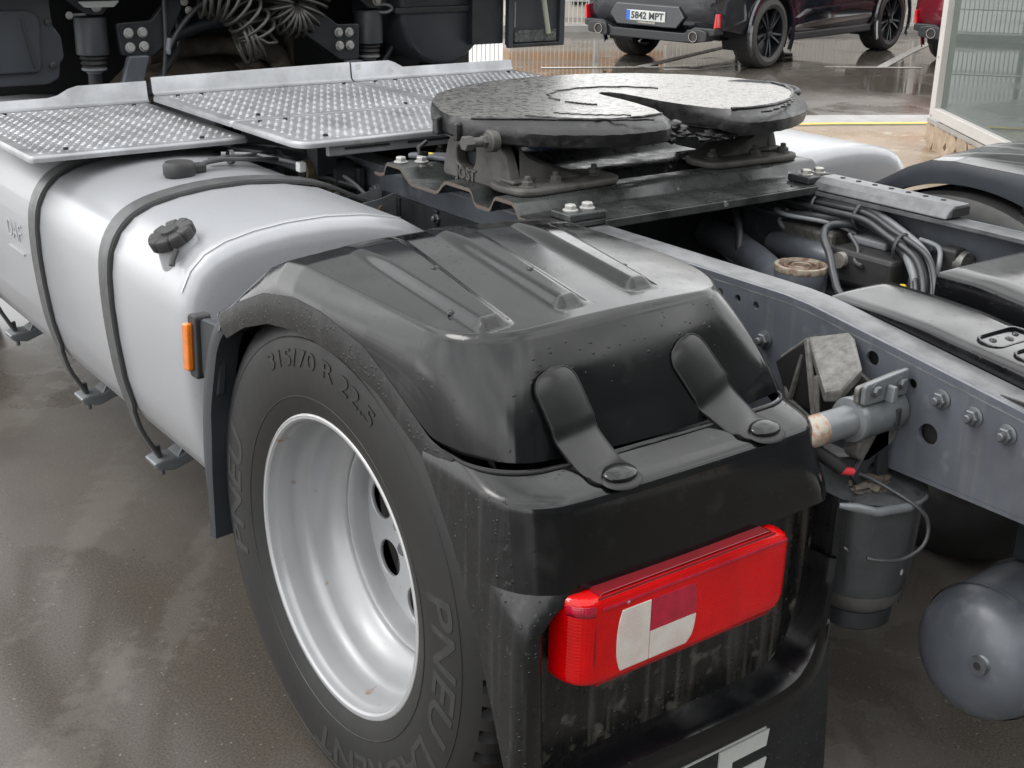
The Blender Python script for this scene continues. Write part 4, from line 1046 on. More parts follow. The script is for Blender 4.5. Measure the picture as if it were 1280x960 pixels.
# tail lamp
lamp = part('tail_lamp')
def lens_block(nm, x0, x1, z0, z1, y0, y1, r, mt, bev=.010):
    out = rrect(x0, x1, z0, z1, r, 6)
    M = Matrix(((1, 0, 0, 0), (0, 0, -1, (y0+y1)/2), (0, 1, 0, 0), (0, 0, 0, 1)))
    return plate(nm, [out], abs(y1-y0), M, mt, lamp, bevel=bev, smooth=40)
lens_block('lamp_housing', -1.196, -.760, .5885, .738, -.642, -.606, .03, M_reddk, .006)
plan = [(-.757, -.628), (-.757, -.672), (-.760, -.683), (-.768, -.690), (-.780, -.6935), (-.90, -.694), (-1.05, -.694), (-1.160, -.694), (-1.178, -.6925), (-1.192, -.687), (-1.203, -.677), (-1.210, -.662), (-1.213, -.645), (-1.2135, -.628)]
rows = []
for z_, d_ in ((.5868, .020), (.5872, .012), (.5890, .006), (.5925, .002), (.598, 0), (.606, 0), (.615, 0), (.66, .0), (.707, 0), (.716, 0), (.724, 0), (.7300, .002), (.7340, .006), (.7355, .012), (.7358, .020)):
    row = []
    for x_, y_ in plan:
        q_ = max(0, .034-min(abs(z_-.5868), abs(z_-.7358))); k_ = smooth01((x_+.84)/.07)*(.034-sqrt(max(0, .034**2-q_*q_)))      # rounded right-hand corners
        row.append((x_+(d_ if x_ < -1.17 else (-d_ if x_ > -.79 else 0))-k_, min(-.628, y_+d_*.55), z_))
    rows.append(row)
b = MB(); b.grid(rows); b.f.append(list(range(len(plan)))); b.mi.append(0); b.f.append([(len(rows)-1)*len(plan)+q for q in range(len(plan))]); b.mi.append(0); b.build('red_lens', M_red, lamp, smooth=50)
for z_, y_ in ((.5880, -.690), (.7352, -.690)):
    b = MB(); b.tube([(-1.172, y_, z_), (-.80, y_, z_)], .0020, 6); b.build('lens_weld', M_reddk, lamp, smooth=60)
b = MB(); b.tube([(-1.1772, -.6900, .594), (-1.1772, -.6922, .65), (-1.1772, -.6900, .728)], .0018, 6); b.build('lens_weld', M_reddk, lamp, smooth=60)
b = MB(); b.grid([[(x_, y_-.0012, z_) for x_, y_ in ((-1.1785, -.692), (-1.192, -.6865), (-1.203, -.6765), (-1.210, -.6615))] for z_ in (.708, .716, .724)]+[[(x_+.004, y_+.004, .7325) for x_, y_ in ((-1.1785, -.692), (-1.192, -.6865), (-1.203, -.6765), (-1.210, -.6615))]]); b.build('top_prism', M_redpk, lamp, smooth=50, thick=.004)
b = MB(); b.prism([(-1.168, .7362), (-.800, .7362), (-.810, .740), (-1.16, .740)], 'y', -.686, -.635); b.build('top_rib', M_reddk, lamp, smooth=0, bevel=.001)
b = MB(); b.box(-1.168, -.775, -.6960, -.6935, .7165, .7205); b.build('face_rib', M_redpk, lamp, smooth=0)
YF = -.6956
def lens_face(nm, pts, mt, y=YF): 
    b = MB(); b.prism(pts, 'y', y, -.6925); return b.build(nm, mt, lamp, smooth=0, bevel=.0006)
arcL = [tuple(p)[:2] for p in spline([(-1.128, .6005, 0), (-1.1345, .622, 0), (-1.1365, .650, 0), (-1.1345, .680, 0), (-1.128, .7045, 0)], 4)]
lens_face('reversing_lens', [(-1.071, .6005)]+arcL+[(-1.071, .7045)][:1], M_clear)
arcR = [tuple(p)[:2] for p in spline([(-.9735, .6485, 0), (-.9755, .630, 0), (-.981, .612, 0), (-.992, .6005, 0)], 4)]
lens_face('reversing_lens', [(-1.0695, .6485)]+arcR+[(-1.0695, .6005)], M_clear)
lens_face('reflex_lens', [(-1.0695, .650), (-1.0695, .7045), (-.984, .7045), (-.978, .699), (-.9745, .684), (-.9737, .650)], M_redpk)
for (x, z) in ((-1.118, .716),): bolt('zinc', lamp, (x, -.6945, z), (0, -1, 0), .0022, 'screw')
# marker lamp at the front of the left mudguard
mk = part('side_marker_lamp')
b = MB(); b.prism(fillet([(.505, .868), (.548, .862), (.556, .72), (.512, .722)], .012), 'x', -1.272, -1.235); b.build('lamp_base', M_rubber, mk, smooth=0, bevel=.004)
b = MB(); b.prism(fillet([(.522, .848), (.553, .842), (.561, .735), (.530, .738)], .008), 'x', -1.284, -1.2705); b.build('amber_lens', M_amber, mk, smooth=0, bevel=.004)
b = MB(); b.prism(fillet([(.395, .872), (.505, .862), (.512, .73), (.44, .70)], .02), 'x', -1.262, -1.245); b.build('lamp_bracket', M_dust, mk, smooth=0, bevel=.003)

# mud flap with its letters
fp = part('mud_flap')
b = MB(); b.prism(fillet([(-1.25, .385), (-.515, .385), (-.508, .29), (-.492, .10), (-.50, .07), (-1.25, .07)], .01), 'y', -.612, -.602); b.build('flap_sheet', M_flap, fp, smooth=0, bevel=.002)
def letter(polys, x, z, w, h):
    b = MB(); b.prism([(x+u*w, z+v*h) for u, v in polys[0]], 'y', -.6155, -.6118)
    for q in polys[1:]: b.prism([(x+u*w, z+v*h) for u, v in q], 'y', -.6155, -.6118)
    return b
LF = [[(0, 0), (.24, 0), (.24, .36), (.94, .36), (1., .58), (.27, .58), (.27, .77), (.96, .77), (1., 1.), (0, 1.)]]
LA = [[(.0, 0), (.25, 0), (.33, .22), (.70, .22), (.77, 0), (1.02, 0), (.64, 1), (.38, 1)], ]
LD = [[(0, 0), (.55, 0), (.95, .22), (1, .5), (.95, .78), (.55, 1), (0, 1)]]
for ch, nm, x in ((LF, 'flap_letter', -.800), (LA, 'flap_letter', -.958), (LD, 'flap_letter', -1.105)):
    letter(ch, x, .112, .128, .150).build(nm, M_white, fp, smooth=0)
b = MB(); b.prism([(-.918, .153), (-.862, .153), (-.889, .232)], 'y', -.6172, -.6150); b.build('letter_counter', M_flap, fp, smooth=0)
b = MB(); b.prism([(-1.072, .142), (-1.035, .142), (-1.010, .167), (-1.010, .207), (-1.035, .232), (-1.072, .232)], 'y', -.6172, -.6150); b.build('letter_counter', M_flap, fp, smooth=0)
b = MB(); b.box(-1.10, -.68, -.6142, -.6118, .2655, .2695); b.build('letter_rule', M_white, fp, smooth=0)

# centre cover between the rails, with two raised fields
cc = part('centre_cover')
b = MB(); b.prism([(-.45, .915), (-.70, .905), (-.95, .875), (-1.15, .83), (-1.15, .82), (-.95, .862), (-.70, .892), (-.45, .90)], 'x', -.335, .335); b.build('base_sheet', M_black, cc, smooth=30)
def pad(x0, x1, yf, zs, nm='raised_field'):
    ys = [yf-(yf+1.12)*(k/30)**1.5 for k in range(31)]; rows = []
    for k, y in enumerate(ys):
        z = interp(zs, -y); f = smooth01((k+.3)/2.)
        xa, xb = x0+.016*(1-smooth01(k/2.)), x1-.016*(1-smooth01(k/2.)); zt = z-.035*(1-f)**2
        rows.append([(xa-.002, y, .85), (xa, y, zt-.010), (xa+.002, y, zt-.004), (xa+.007, y, zt-.0005)]+[(xa+.007+(xb-xa-.014)*q/6, y, zt+.002*(1-(q/3-1)**2)) for q in range(1, 6)]+[(xb-.007, y, zt-.0005), (xb-.002, y, zt-.004), (xb, y, zt-.010), (xb+.002, y, .85)])
    b = MB(); b.grid(rows); nn = len(rows[0]); b.f.append(list(range(nn))); b.mi.append(0)
    return b.build(nm, M_black, cc, smooth=35)
pad(-.350, -.160, -.372, [(.37, .985), (.50, .984), (.60, .979), (.66, .971), (.80, .957), (.95, .935), (1.12, .905)])
pad(-.075, .335, -.415, [(.415, 1.0), (.52, 1.0), (.72, .975), (.95, .93), (1.12, .88)])
for k in range(3):                                      # embossed slots
    yq = -.70-.075*k; zq = interp([(.60, .979), (.66, .971), (.80, .957), (.95, .935)], -yq)+.0018
    lp = [(-.305+.01*k*0+px, yq+py, zq-py*-.17+.0005) for px, py in rrect(0, .125, -.024, .024, .022, 5)]
    b = MB(); b.tube(lp+[lp[0]], .0032, 6, False); b.build('embossed_slot', M_black, cc, smooth=60)
    for (px, py, rr) in ((.03, .004, .008), (.065, -.006, .010), (.098, .004, .007)):
        b = MB(); b.lathe([(rr, -.002), (rr*.8, .002), (0, .0035)], 'z', 10, (-.305+px, yq+py, zq+py*.17)); b.build('water_drop', M_black, cc, smooth=70)

# ---------------------------------------------------------------- fifth wheel and its mounting plate
mp = part('mounting_plate')
prof = [(1.05, .992), (1.02, .992), (1.0, .998), (.992, 1.018), (.984, 1.026), (.922, 1.026), (.912, 1.020), (.878, .998), (.862, .9925), (.750, .9925), (.738, .998), (.715, 1.020), (.703, 1.026), (.602, 1.026), (.592, 1.020), (.580, .998), (.570, .9925), (.520, .9925), (.512, .998), (.500, 1.020), (.492, 1.026), (.428, 1.026), (.418, 1.020), (.402, 1.000), (.392, .9955), (.275, .9955)]
th = .009; top_ = []
for i, (y, z) in enumerate(prof):
    a = Vector(prof[max(0, i-1)]); c = Vector(prof[min(len(prof)-1, i+1)]); t = (c-a).normalized(); top_.append((y+t.y*th*1., z-t.x*th*1.) if False else (y-(-t.y)*th*0+0, z+th))
b = MB()
rows = [[(x, y, z) for y, z in prof+top_[::-1]] for x in (-.515, .515)]
b.grid(rows, True); nn = len(rows[0]); b.cur = 1; b.f.append(list(range(nn))); b.mi.append(1); b.f.append([nn+k for k in range(nn)][::-1]); b.mi.append(1)
b.build('corrugated_plate', [M_plate, M_rust], mp, smooth=45)
b = MB(); b.prism([(.268, .9835), (.287, .9835), (.287, 1.0035), (.268, 1.0035)], 'x', -.36, .47); b.build('rear_edge', M_plate, mp, smooth=0, bevel=.002)
for sx in (-1, 1):
    b = MB(); b.box(min(sx*.345, sx*.455), max(sx*.345, sx*.455), .285, .36, 1.0055, 1.024); b.build('clamp_block', M_framed if sx > 0 else M_plate, mp, smooth=0, bevel=.004)
    for x in (.375, .425): bolt('white' if sx < 0 else 'zinc', mp, (sx*x, .322, 1.024), (0, 0, 1), .0125)
for (x, y, k) in ((-.485, .975, 'white'), (-.435, .952, 'white')): bolt(k, mp, (x, y-.012, 1.036), (0, 0, 1), .013)
b = MB(); b.box(-.415, -.385, .955, .972, 1.036, 1.052); b.build('yellow_marker', M_yel, mp, smooth=0, bevel=.003)
for (x, y) in ((-.46, .49), (.30, .30), (.05, .35)):
    b = MB(); b.lathe([(.013, 1.0365), (.010, 1.043), (.006, 1.045)], 'z', 12, (x, y-.02, -.0)) if x == -.46 else b.lathe([(.006, 1.005), (.004, 1.0075)], 'z', 10, (x, y, 0)); b.build('rivet', M_deep, mp, smooth=30)
# flaked grease and paint on the rear edge of the plate
fifth = part('fifth_wheel')
ZT = 1.205
L_tip, R_tip = (-.068, .418), (.135, .380)
out = [L_tip, (-.12, .402), (-.19, .398), (-.262, .412), (-.335, .455), (-.43, .522), (-.505, .565), (-.535, .60), (-.540, .64), (-.520, .72), (-.455, .86), (-.355, .985), (-.22, 1.07), (-.07, 1.12), (.10, 1.135), (.25, 1.12), (.40, 1.065), (.52, .97), (.60, .85), (.622, .74), (.60, .63), (.545, .545), (.47, .478), (.40, .425), (.33, .392), (.25, .372), (.18, .370), R_tip]
thr = [(.108, .43), (.088, .50), (.078, .58), (.080, .68), (.079, .735), (.065, .772), (.045, .785), (.025, .772), (.012, .735), (.006, .66), (-.008, .58), (-.035, .48)]
out = fillet(out, [.0]+[.03]*(len(out)-2)+[0], 3)
outline = out+thr
N_o = len(out)
cx, cy = .04, .72
def offd(i, d):
    n_ = len(outline); a = Vector(outline[i-1]); c = Vector(outline[(i+1) % n_]); t = (c-a).normalized(); return Vector((-t.y, t.x))*d*(-1)
def isrear(p): return smooth01((.62-p[1])/.14)
lay = []
for (dz, d0, dr, drz) in ((0, 0, 0, 0), (-.0015, .001, .002, 0), (-.010, .003, .030, .008), (-.017, .004, .040, .008), (-.023, .004, .044, .006), (-.055, .004, .043, 0), (-.074, .003, .040, 0), (-.080, -.001, .034, 0)):
    row = []
    for i, p in enumerate(outline):
        inthr = i >= N_o
        k = 0 if inthr else isrear(p)
        if i in (0, N_o-1): k = .6
        d = .002*(-1 if inthr else 1) if inthr else d0+(dr-d0)*k
        o_ = offd(i, d)
        wob = .0009*sin(i*2.7+dz*300)*(1 if dz < -.02 else 0)
        row.append((p[0]+o_.x*(-1)*-1, p[1]+o_.y, ZT+dz*(1 if dz > -.03 else (.58+.12*k))-.006*k*(1 if dz < -.003 else 0)+wob))
    lay.append(row)
# orientation: make sure offsets go outwards
test = Vector(lay[4][N_o//2][:2])-Vector((cx, cy)); base = Vector(lay[0][N_o//2][:2])-Vector((cx, cy))
if test.length < base.length:
    for L_, r0 in zip(lay[1:], [lay[0]]*9):
        for i in range(len(L_)): L_[i] = (2*r0[i][0]-L_[i][0], 2*r0[i][1]-L_[i][1], L_[i][2])
b = MB(); b.grid(lay, True); b.build('skirt', M_greased, fifth, smooth=33)
me = curve_mesh([[(x, y) for x, y in outline]], .004); me.transform(Matrix.Translation((0, 0, ZT-.002)))
bm = bmesh.new(); bm.from_mesh(me); bmesh.ops.triangulate(bm, faces=bm.faces); bm.to_mesh(me); bm.free(); me.materials.append(M_grease); link('top_plate', me, fifth, smooth=0)
me = curve_mesh([[(x*1., y) for x, y in outline]], .004); me.transform(Matrix.Translation((0, 0, ZT-.050))); me.materials.append(M_greased); link('under_plate', me, fifth, smooth=0)
# grease ring and ridges pushed up by the trailer plate
rg = random.Random(5)
for k, (x0, y0, rr, a0, a1, w) in enumerate(((.04, .70, .17, 20, 175, .0032), (.04, .70, .165, 185, 215, .003), (.04, .72, .40, 205, 246, .003), (.04, .72, .33, 210, 240, .002), (.04, .72, .43, 285, 325, .003))):
    pts = []
    for q in range(49):
        a = radians(a0+(a1-a0)*q/48); r_ = rr+.004*sin(q*.9+k)+rg.uniform(-.0015, .0015); pts.append((x0+r_*cos(a)*1.18, y0+r_*sin(a), ZT+.0005))
    b = MB(); b.tube(pts, w, 6); b.build('grease_ridge', M_greased, fifth, smooth=60)
edgep = [(p[0], p[1]) for p in out[0:26]]
pts = [(x, y, ZT+.001+rg.uniform(-.001, .001)) for x, y in edgep]; b = MB(); b.tube(pts, .0032, 6); b.build('grease_ridge', M_greased, fifth, smooth=60)
pts = [(x, y, ZT+.001+rg.uniform(-.001, .001)) for x, y in out[-30:]]; b = MB(); b.tube(pts, .0045, 6); b.build('grease_ridge', M_greased, fifth, smooth=60)
def lump(nm, x, y, z, sx, sy, sz, mt, par, sd=0, amp=.25):
    bm = bmesh.new(); bmesh.ops.create_icosphere(bm, subdivisions=4, radius=1); q = random.Random(sd)
    ph = [q.uniform(0, 6) for _ in range(9)]
    for v in bm.verts:
        c = v.co; f = 1+amp*(sin(c.x*4+ph[0])*sin(c.y*5+ph[1])+.6*sin(c.z*9+ph[2])*sin(c.x*8+ph[3])+.4*sin(c.y*15+ph[4])*sin(c.x*13+ph[5]))
        v.co = Vector((x+c.x*sx*f, y+c.y*sy*f, z+c.z*sz*f))
    me = bpy.data.meshes.new(nm); bm.to_mesh(me); bm.free(); me.materials.append(mt); return link(nm, me, par, smooth=60)
lump('grease_lump', -.005, .455, 1.150, .055, .045, .022, M_greased, fifth, 3, .35)
lump('grease_lump', .115, .415, 1.135, .06, .03, .012, M_greased, fifth, 4, .35)
lump('grease_lump', .03, .56, 1.135, .05, .10, .012, M_greased, fifth, 5, .3)
# locking jaw under the throat
b = MB(); b.box(-.12, .20, .62, .86, 1.125, 1.16); b.build('locking_jaw', M_greased, fifth, smooth=0, bevel=.01)
# release handle on the far side
b = MB(); b.tube(spline([(.50, .80, 1.19), (.56, .765, 1.20), (.612, .69, 1.20), (.628, .62, 1.195), (.612, .585, 1.19), (.565, .585, 1.188)], 6), .010, 10); b.build('release_handle', M_framed, fifth, smooth=60)
b = MB(); b.tube([(-.545, .745, 1.128), (-.575, .735, 1.118), (-.575, .73, 1.105), (-.55, .735, 1.10)], .006, 8); b.build('grease_nipple', M_greased, fifth, smooth=60)
# ribs on the skirt's left face
for (y0, y1) in ((.70, .725), (.60, .618)):
    xk = -.535 if y0 > .65 else -.545
    b = MB(); b.box(xk-.008, xk+.05, y0, y1, 1.150, 1.195); b.build('skirt_rib', M_greased, fifth, smooth=0, bevel=.006)
bp = part('bearing_bolt', fifth) if False else None
b = MB(); b.lathe([(.027, -.485), (.027, -.505), (.022, -.509)], 'x', 24, (0, .540, 1.157)); b.build('bolt_washer', M_cast, fifth, smooth=30)
bolt('cast', fifth, (-.508, .540, 1.157), (-1, 0, 0), .0135, 'bearing_bolt')
b = MB(); b.lathe([(.0115, -.508), (.0115, -.555)], 'x', 14, (0, .540, 1.157)); b.build('bolt_shank', M_cast, fifth, smooth=30)
b = MB(); b.lathe([(.018, -.553), (.018, -.572), (.016, -.575)], 'x', 6, (0, .540, 1.157)); b.build('bolt_head', M_cast, fifth, smooth=0)
# pedestals
def pedestal(sx):
    p = part('pedestal'); p.location = (-sx*.03, -.01, 0)
    cxp = sx*.43
    outl = [(.800, 1.036), (.790, 1.065), (.778, 1.085), (.772, 1.10), (.758, 1.105), (.60, 1.15), (.575, 1.15), (.535, 1.10), (.515, 1.06), (.505, 1.036)]
    arch = fillet([(.752, 1.115), (.752, 1.072), (.728, 1.058), (.675, 1.060), (.662, 1.075), (.655, 1.105), (.66, 1.125), (.72, 1.125)], .015, 4)
    arch2 = [(y, z) for y, z in arch]
    for xx, w in ((sx*.475, .034),):
        M = Matrix(((0, 0, 1, xx), (1, 0, 0, 0), (0, 1, 0, 0), (0, 0, 0, 1)))
        outl2 = fillet([(.805, 1.037), (.795, 1.070), (.778, 1.128), (.60, 1.15), (.555, 1.13), (.530, 1.08), (.520, 1.037)], .018, 4)
        plate('side_casting', [outl2, arch2], w, M, M_cast, p, bevel=.006, smooth=40)
    b = MB(); b.prism(fillet([(.60, 1.037), (.795, 1.037), (.795, 1.075), (.77, 1.10), (.60, 1.10)], .01), 'x', min(sx*.36, sx*.457), max(sx*.36, sx*.457)); b.build('hollow_back', M_framed, p, smooth=0, bevel=.004)
    rows = []                                          # flank sweeping down to the inner foot
    for k in range(13):
        t = k/12; x = sx*(.458-.255*t); z = 1.150-.108*(t**.62); yw = .56+.02*t
        rows.append([(x, .645-.03*t, 1.034), (x, .645-.03*t, z-.012), (x, .630-.03*t, z), (x, .545-.02*t, z), (x, .530-.02*t, z-.012), (x, .522-.02*t, 1.034)])
    b = MB(); b.grid(rows); b.build('flank', M_cast, p, smooth=45)
    b = MB(); b.prism(fillet([(sx*.520, .535), (sx*.505, .455), (sx*.47, .44), (sx*.21, .455), (sx*.18, .48), (sx*.18, .555), (sx*.22, .60), (sx*.50, .60)], .03), 'z', 1.0362, 1.054)
    b.build('foot', M_cast, p, smooth=0, bevel=.006)
    b = MB(); b.prism([(sx*.495, .50), (sx*.44, .50), (sx*.40, .53), (sx*.40, .56), (sx*.495, .56)], 'z', 1.054, 1.066); b.build('weld', M_cast, p, smooth=0, bevel=.008)
    for (x, y) in ((.470, .478), (.375, .492), (.235, .515)): bolt('cast', p, (sx*x, y, 1.054), (0, 0, 1), .0135)
    if sx < 0:
        me = text_mesh('JOST', .040, .006, .0012); me.transform(basis((0, -1, 0), (0, 0, 1), (-.4925, .700, 1.049))); me.materials.append(M_cast); link('cast_letters', me, p, smooth=0)
pedestal(-1); pedestal(1)
b = MB(); b.prism(fillet([(-.33, .80), (-.40, .93), (-.445, 1.0), (-.42, 1.01), (-.30, .92), (-.25, .80)], .02), 'z', 1.037, 1.050); b.build('front_tongue', M_frame, mp, smooth=0, bevel=.004)
b = MB(); b.tube([(-.03, 1.00, 1.045), (.0, .97, 1.05), (.04, .94, 1.04)], .018, 10); b.build('blue_coupling', M_blue, T)
# gearbox-like fittings seen below the catwalk edge
gx = part('valve_cluster')
rq = random.Random(11)
for k in range(16):
    x, y, z = -.17+rq.uniform(-.13, .13), 1.22+rq.uniform(-.10, .10), .94+rq.uniform(-.05, .06)
    r_ = rq.uniform(.010, .022); ax = rq.choice('xyz')
    b = MB()
    b.lathe([(r_, -.03), (r_, .0), (r_*.7, .004), (r_*.7, .028), (r_*.9, .032), (r_*.9, .045)] if ax != 'z' else [(r_, -.04), (r_, .01), (r_*.65, .015), (r_*.65, .04)], ax, 12, (x, y, z)); b.build('fitting', M_castw if k % 4 == 0 else M_brass, gx, smooth=30)
b = MB(); b.box(-.30, -.05, 1.14, 1.34, .82, .92); b.build('valve_block', M_framed, gx, smooth=0, bevel=.012)
b = MB(); b.lathe([(.05, .90), (.048, .955), (.03, .975), (.02, .98)], 'z', 20, (-.28, 1.02, 0)); b.build('valve_dome', M_brass, gx, smooth=40)

# ---------------------------------------------------------------- between the rails
ax = part('rear_axle')
b = MB(); b.tube([(-.62, 0, ZC), (-.30, 0, ZC), (.30, 0, ZC), (.62, 0, ZC)], [.07, .085, .085, .07], 20); b.build('axle_beam', M_framed, ax, smooth=40)
lump('differential', .02, .03, ZC, .21, .23, .20, M_framed, ax, 9, .03)
b = MB(); b.tube([(.02, .22, ZC+.03), (.02, 1.4, ZC+.14), (.02, 2.9, ZC+.2)], .06, 16); b.build('drive_shaft', M_framed, ax, smooth=60)
for sx in (-1, 1):
    b = MB(); b.lathe([(.10, .58), (.13, .60), (.135, .66), (.125, .72), (.10, .74)], 'z', 28, (sx*.36, -.50, -.05)); b.build('air_bellow', M_rubber, ax, smooth=50)
    b = MB(); b.lathe([(.10, .55), (.13, .58), (.13, .64), (.11, .70)], 'z', 28, (sx*.36, .42, -.02)); b.build('air_bellow', M_rubber, ax, smooth=50)
    b = MB(); b.prism([(-.62, .46), (.55, .50), (.55, .56), (-.62, .52)], 'x', sx*.36-.04, sx*.36+.04); b.build('spring_beam', M_framed, ax, smooth=0, bevel=.01)
ab = part('air_reservoir')
b = MB(); b.lathe([(.045, -.385), (.08, -.378), (.106, -.363), (.123, -.341), (.131, -.31), (.131, .36), (.125, .395), (.09, .437), (.05, .447)], 'x', 56, (0, -.80, .395)); b.build('tank_shell', M_frame, ab, smooth=50)
b = MB(); b.lathe([(.1325, -.314), (.1335, -.308), (.1325, -.302)], 'x', 56, (0, -.80, .395), False); b.build('weld_seam', M_frame, ab, smooth=60)
b = MB(); b.lathe([(.022, -.366), (.022, -.381), (.018, -.386), (.018, -.392), (.008, -.392), (.008, -.384)], 'x', 24, (0, -.838, .412)); b.build('drain_boss', M_boltg, ab, smooth=30)
b = MB(); b.lathe([(.0085, -.3915), (.0085, -.390)], 'x', 16, (0, -.838, .412)); b.build('drain_hole', M_hole, ab, smooth=0)
for x in (-.15, .2):
    b = MB(); b.lathe([(.1325, x-.02), (.1355, x), (.1325, x+.02)], 'x', 48, (0, -.80, .395), False); b.build('tank_band', M_framed, ab, smooth=40)
    b = MB(); b.prism([(-.86, .52), (-.74, .52), (-.74, .735), (-.82, .735)], 'x', x-.012, x+.012); b.build('tank_hanger', M_framed, ab, smooth=0)
# pipe, canister and hoses
b = MB(); b.tube([(.32, .85, .83), (.254, .486, .835), (.20, .31, .815), (.14, .14, .79)], .042, 18); b.build('diagonal_pipe', M_frame, T, smooth=60)
cn_ = part('sensor_can')
C0 = (.172, .135)
b = MB(); b.lathe([(.062, .72), (.064, .79), (.066, .795), (.066, .835), (.064, .845)], 'z', 40, (*C0, 0)); b.build('can_body', M_frame, cn_, smooth=40)
M_cream = mat('rusty_cream', (.26, .23, .18), .6, .1, col2=(.12, .058, .034), vscale=46, vlo=.46, vhi=.62)
M_ruststain = mat('rust_brown', (.085, .050, .036), .6, .2, col2=(.16, .13, .10), vscale=50, vlo=.5, vhi=.66)
b = MB(); b.lathe([(.0665, .838), (.0675, .846), (.066, .852), (.058, .853), (.056, .848)], 'z', 40, (*C0, 0), False); b.build('can_rim', M_cream, cn_, smooth=30)
b = MB(); b.lathe([(.056, .8478), (.047, .8465), (.045, .8500), (.034, .8505), (.032, .8455), (.016, .8455), (.013, .852), (.006, .853), (0, .8505)], 'z', 40, (*C0, 0), False); b.build('can_top', M_ruststain, cn_, smooth=30)
for rr in (.0405, .0235):
    b = MB(); b.lathe([(rr-.0015, .8495), (rr, .8525), (rr+.0015, .8495)], 'z', 36, (*C0, 0), False); b.build('can_ring', M_cream, cn_, smooth=40)
hz = part('hose_loom')
def hose(pts, r, mt=M_hose, nm='hose'): b = MB(); b.tube(spline(pts, 8), r, 9); return b.build(nm, mt, hz, smooth=60)
top = [(.40, .62, .95), (.405, .49, .945), (.39, .33, .945), (.375, .19, .95), (.37, .09, .95), (.352, .0, .93), (.32, -.06, .90), (.27, -.13, .86), (.24, -.16, .80)]
for k, (dx, dz, r) in enumerate(((0, 0, .011), (-.020, -.008, .009), (.018, .004, .008), (-.036, .004, .008), (.008, .018, .0085), (-.018, .016, .007))):
    hose([(x+dx*(.5+.5*(i < 6)), y-(.012*k if i > 5 else 0), z+dz) for i, (x, y, z) in enumerate(top)], r, M_hose if k not in (0, 4) else M_hoseg)
hose([(.30, .50, .93), (.31, .38, .92), (.34, .26, .93), (.36, .14, .94)], .010)
hose([(.24, .46, .95), (.22, .42, .93), (.20, .38, .88), (.185, .36, .83), (.18, .34, .78)], .011)
hose([(.36, .13, .93), (.30, .16, .93), (.245, .135, .915), (.215, .085, .88), (.19, .045, .84), (.165, .0, .81), (.16, -.06, .80)], .010)
hose([(.30, .10, .92), (.29, .06, .89), (.27, .05, .865), (.26, .02, .86)], .006)
hose([(.335, .34, .93), (.33, .36, .90), (.345, .34, .875), (.37, .30, .875)], .0065, M_hoseg)
hose([(.36, .36, .915), (.30, .35, .935), (.29, .30, .93), (.35, .20, .92), (.38, .14, .90)], .006, M_hoseg)
hose([(.37, -.06, .93), (.36, -.12, .925), (.33, -.15, .90), (.32, -.15, .85), (.315, -.15, .80)], .0065, M_hoseg)
for (x, y, z, r) in ((.385, .27, .948, .034), (.372, .12, .95, .034), (.335, -.04, .908, .034)):
    b = MB(); b.lathe([(r, -.005), (r+.003, 0), (r, .005)], 'y', 20, (x-.006, y, z+.003), False); b.build('cable_tie', M_hose, hz, smooth=50)
md = part('brake_modulator')
b = MB(); b.box(.335, .415, .18, .36, .82, .90); b.build('valve_body', M_castw, md, smooth=0, bevel=.012)
b = MB(); b.lathe([(.030, .16), (.034, .17), (.034, .36), (.028, .38)], 'y', 20, (.33, 0, .835)); b.build('muffler', M_frame, md, smooth=40)
b = MB(); b.box(.27, .40, -.06, .14, .80, .885); b.build('control_box', M_rubber, md, smooth=0, bevel=.010)
b = MB(); b.lathe([(.020, -.01), (.020, .01), (.014, .016)], 'x', 16, (.265, .09, .86)); b.build('chrome_port', M_bolt, md, smooth=30)
b = MB(); b.box(.345, .405, .02, .13, .885, .905); b.build('box_lid', M_hoseg, md, smooth=0, bevel=.006)
for k in range(5):
    b = MB(); b.lathe([(.010, .0), (.010, .03), (.007, .034)], 'z', 10, (.29+.02*k, -.085-.01*k, .80+.02*(k % 2))); b.build('plug', (M_yel, M_hose, M_bolt, M_hose, M_hoseg)[k], md, smooth=30)
b = MB(); b.lathe([(.028, -.19), (.030, -.17), (.030, -.13), (.022, -.12)], 'y', 18, (.385, 0, .895)); b.build('brass_cap', M_castw, md, smooth=40)
b = MB(); b.box(.355, .40, -.175, -.12, .855, .93); b.build('switch_body', M_rubber, md, smooth=0, bevel=.008)

# ---------------------------------------------------------------- mudguard bracket, clamp and air dryer behind the left wheel
bk = part('mudguard_bracket')
b = MB()                                               # cast web plate sloping from the rail to the clamp
tp = [(-.440, -.405, .925), (-.440, -.515, .962), (-.452, -.530, .955), (-.482, -.580, .918), (-.530, -.585, .890), (-.560, -.578, .897)]
b.add([(-.462, -.435, .938), (-.435, -.505, .962), (-.440, -.525, .955), (-.478, -.578, .920), (-.535, -.582, .889), (-.566, -.570, .893)]+[(-.462, -.435, .922), (-.435, -.505, .946), (-.440, -.525, .938), (-.478, -.578, .900), (-.535, -.582, .868), (-.566, -.570, .872)],
      [(0, 1, 2, 3, 4, 5), (11, 10, 9, 8, 7, 6)]+[(i, i+6, (i+1) % 6+6, (i+1) % 6) for i in range(6)])
b.build('top_web', M_castw, bk, smooth=0, bevel=.004)
b = MB(); b.prism(fillet([(-.365, .885), (-.43, .935), (-.47, .93), (-.585, .875), (-.575, .80), (-.40, .79)], .012), 'x', -.441, -.431); b.build('base_plate', M_castw, bk, smooth=0, bevel=.002)
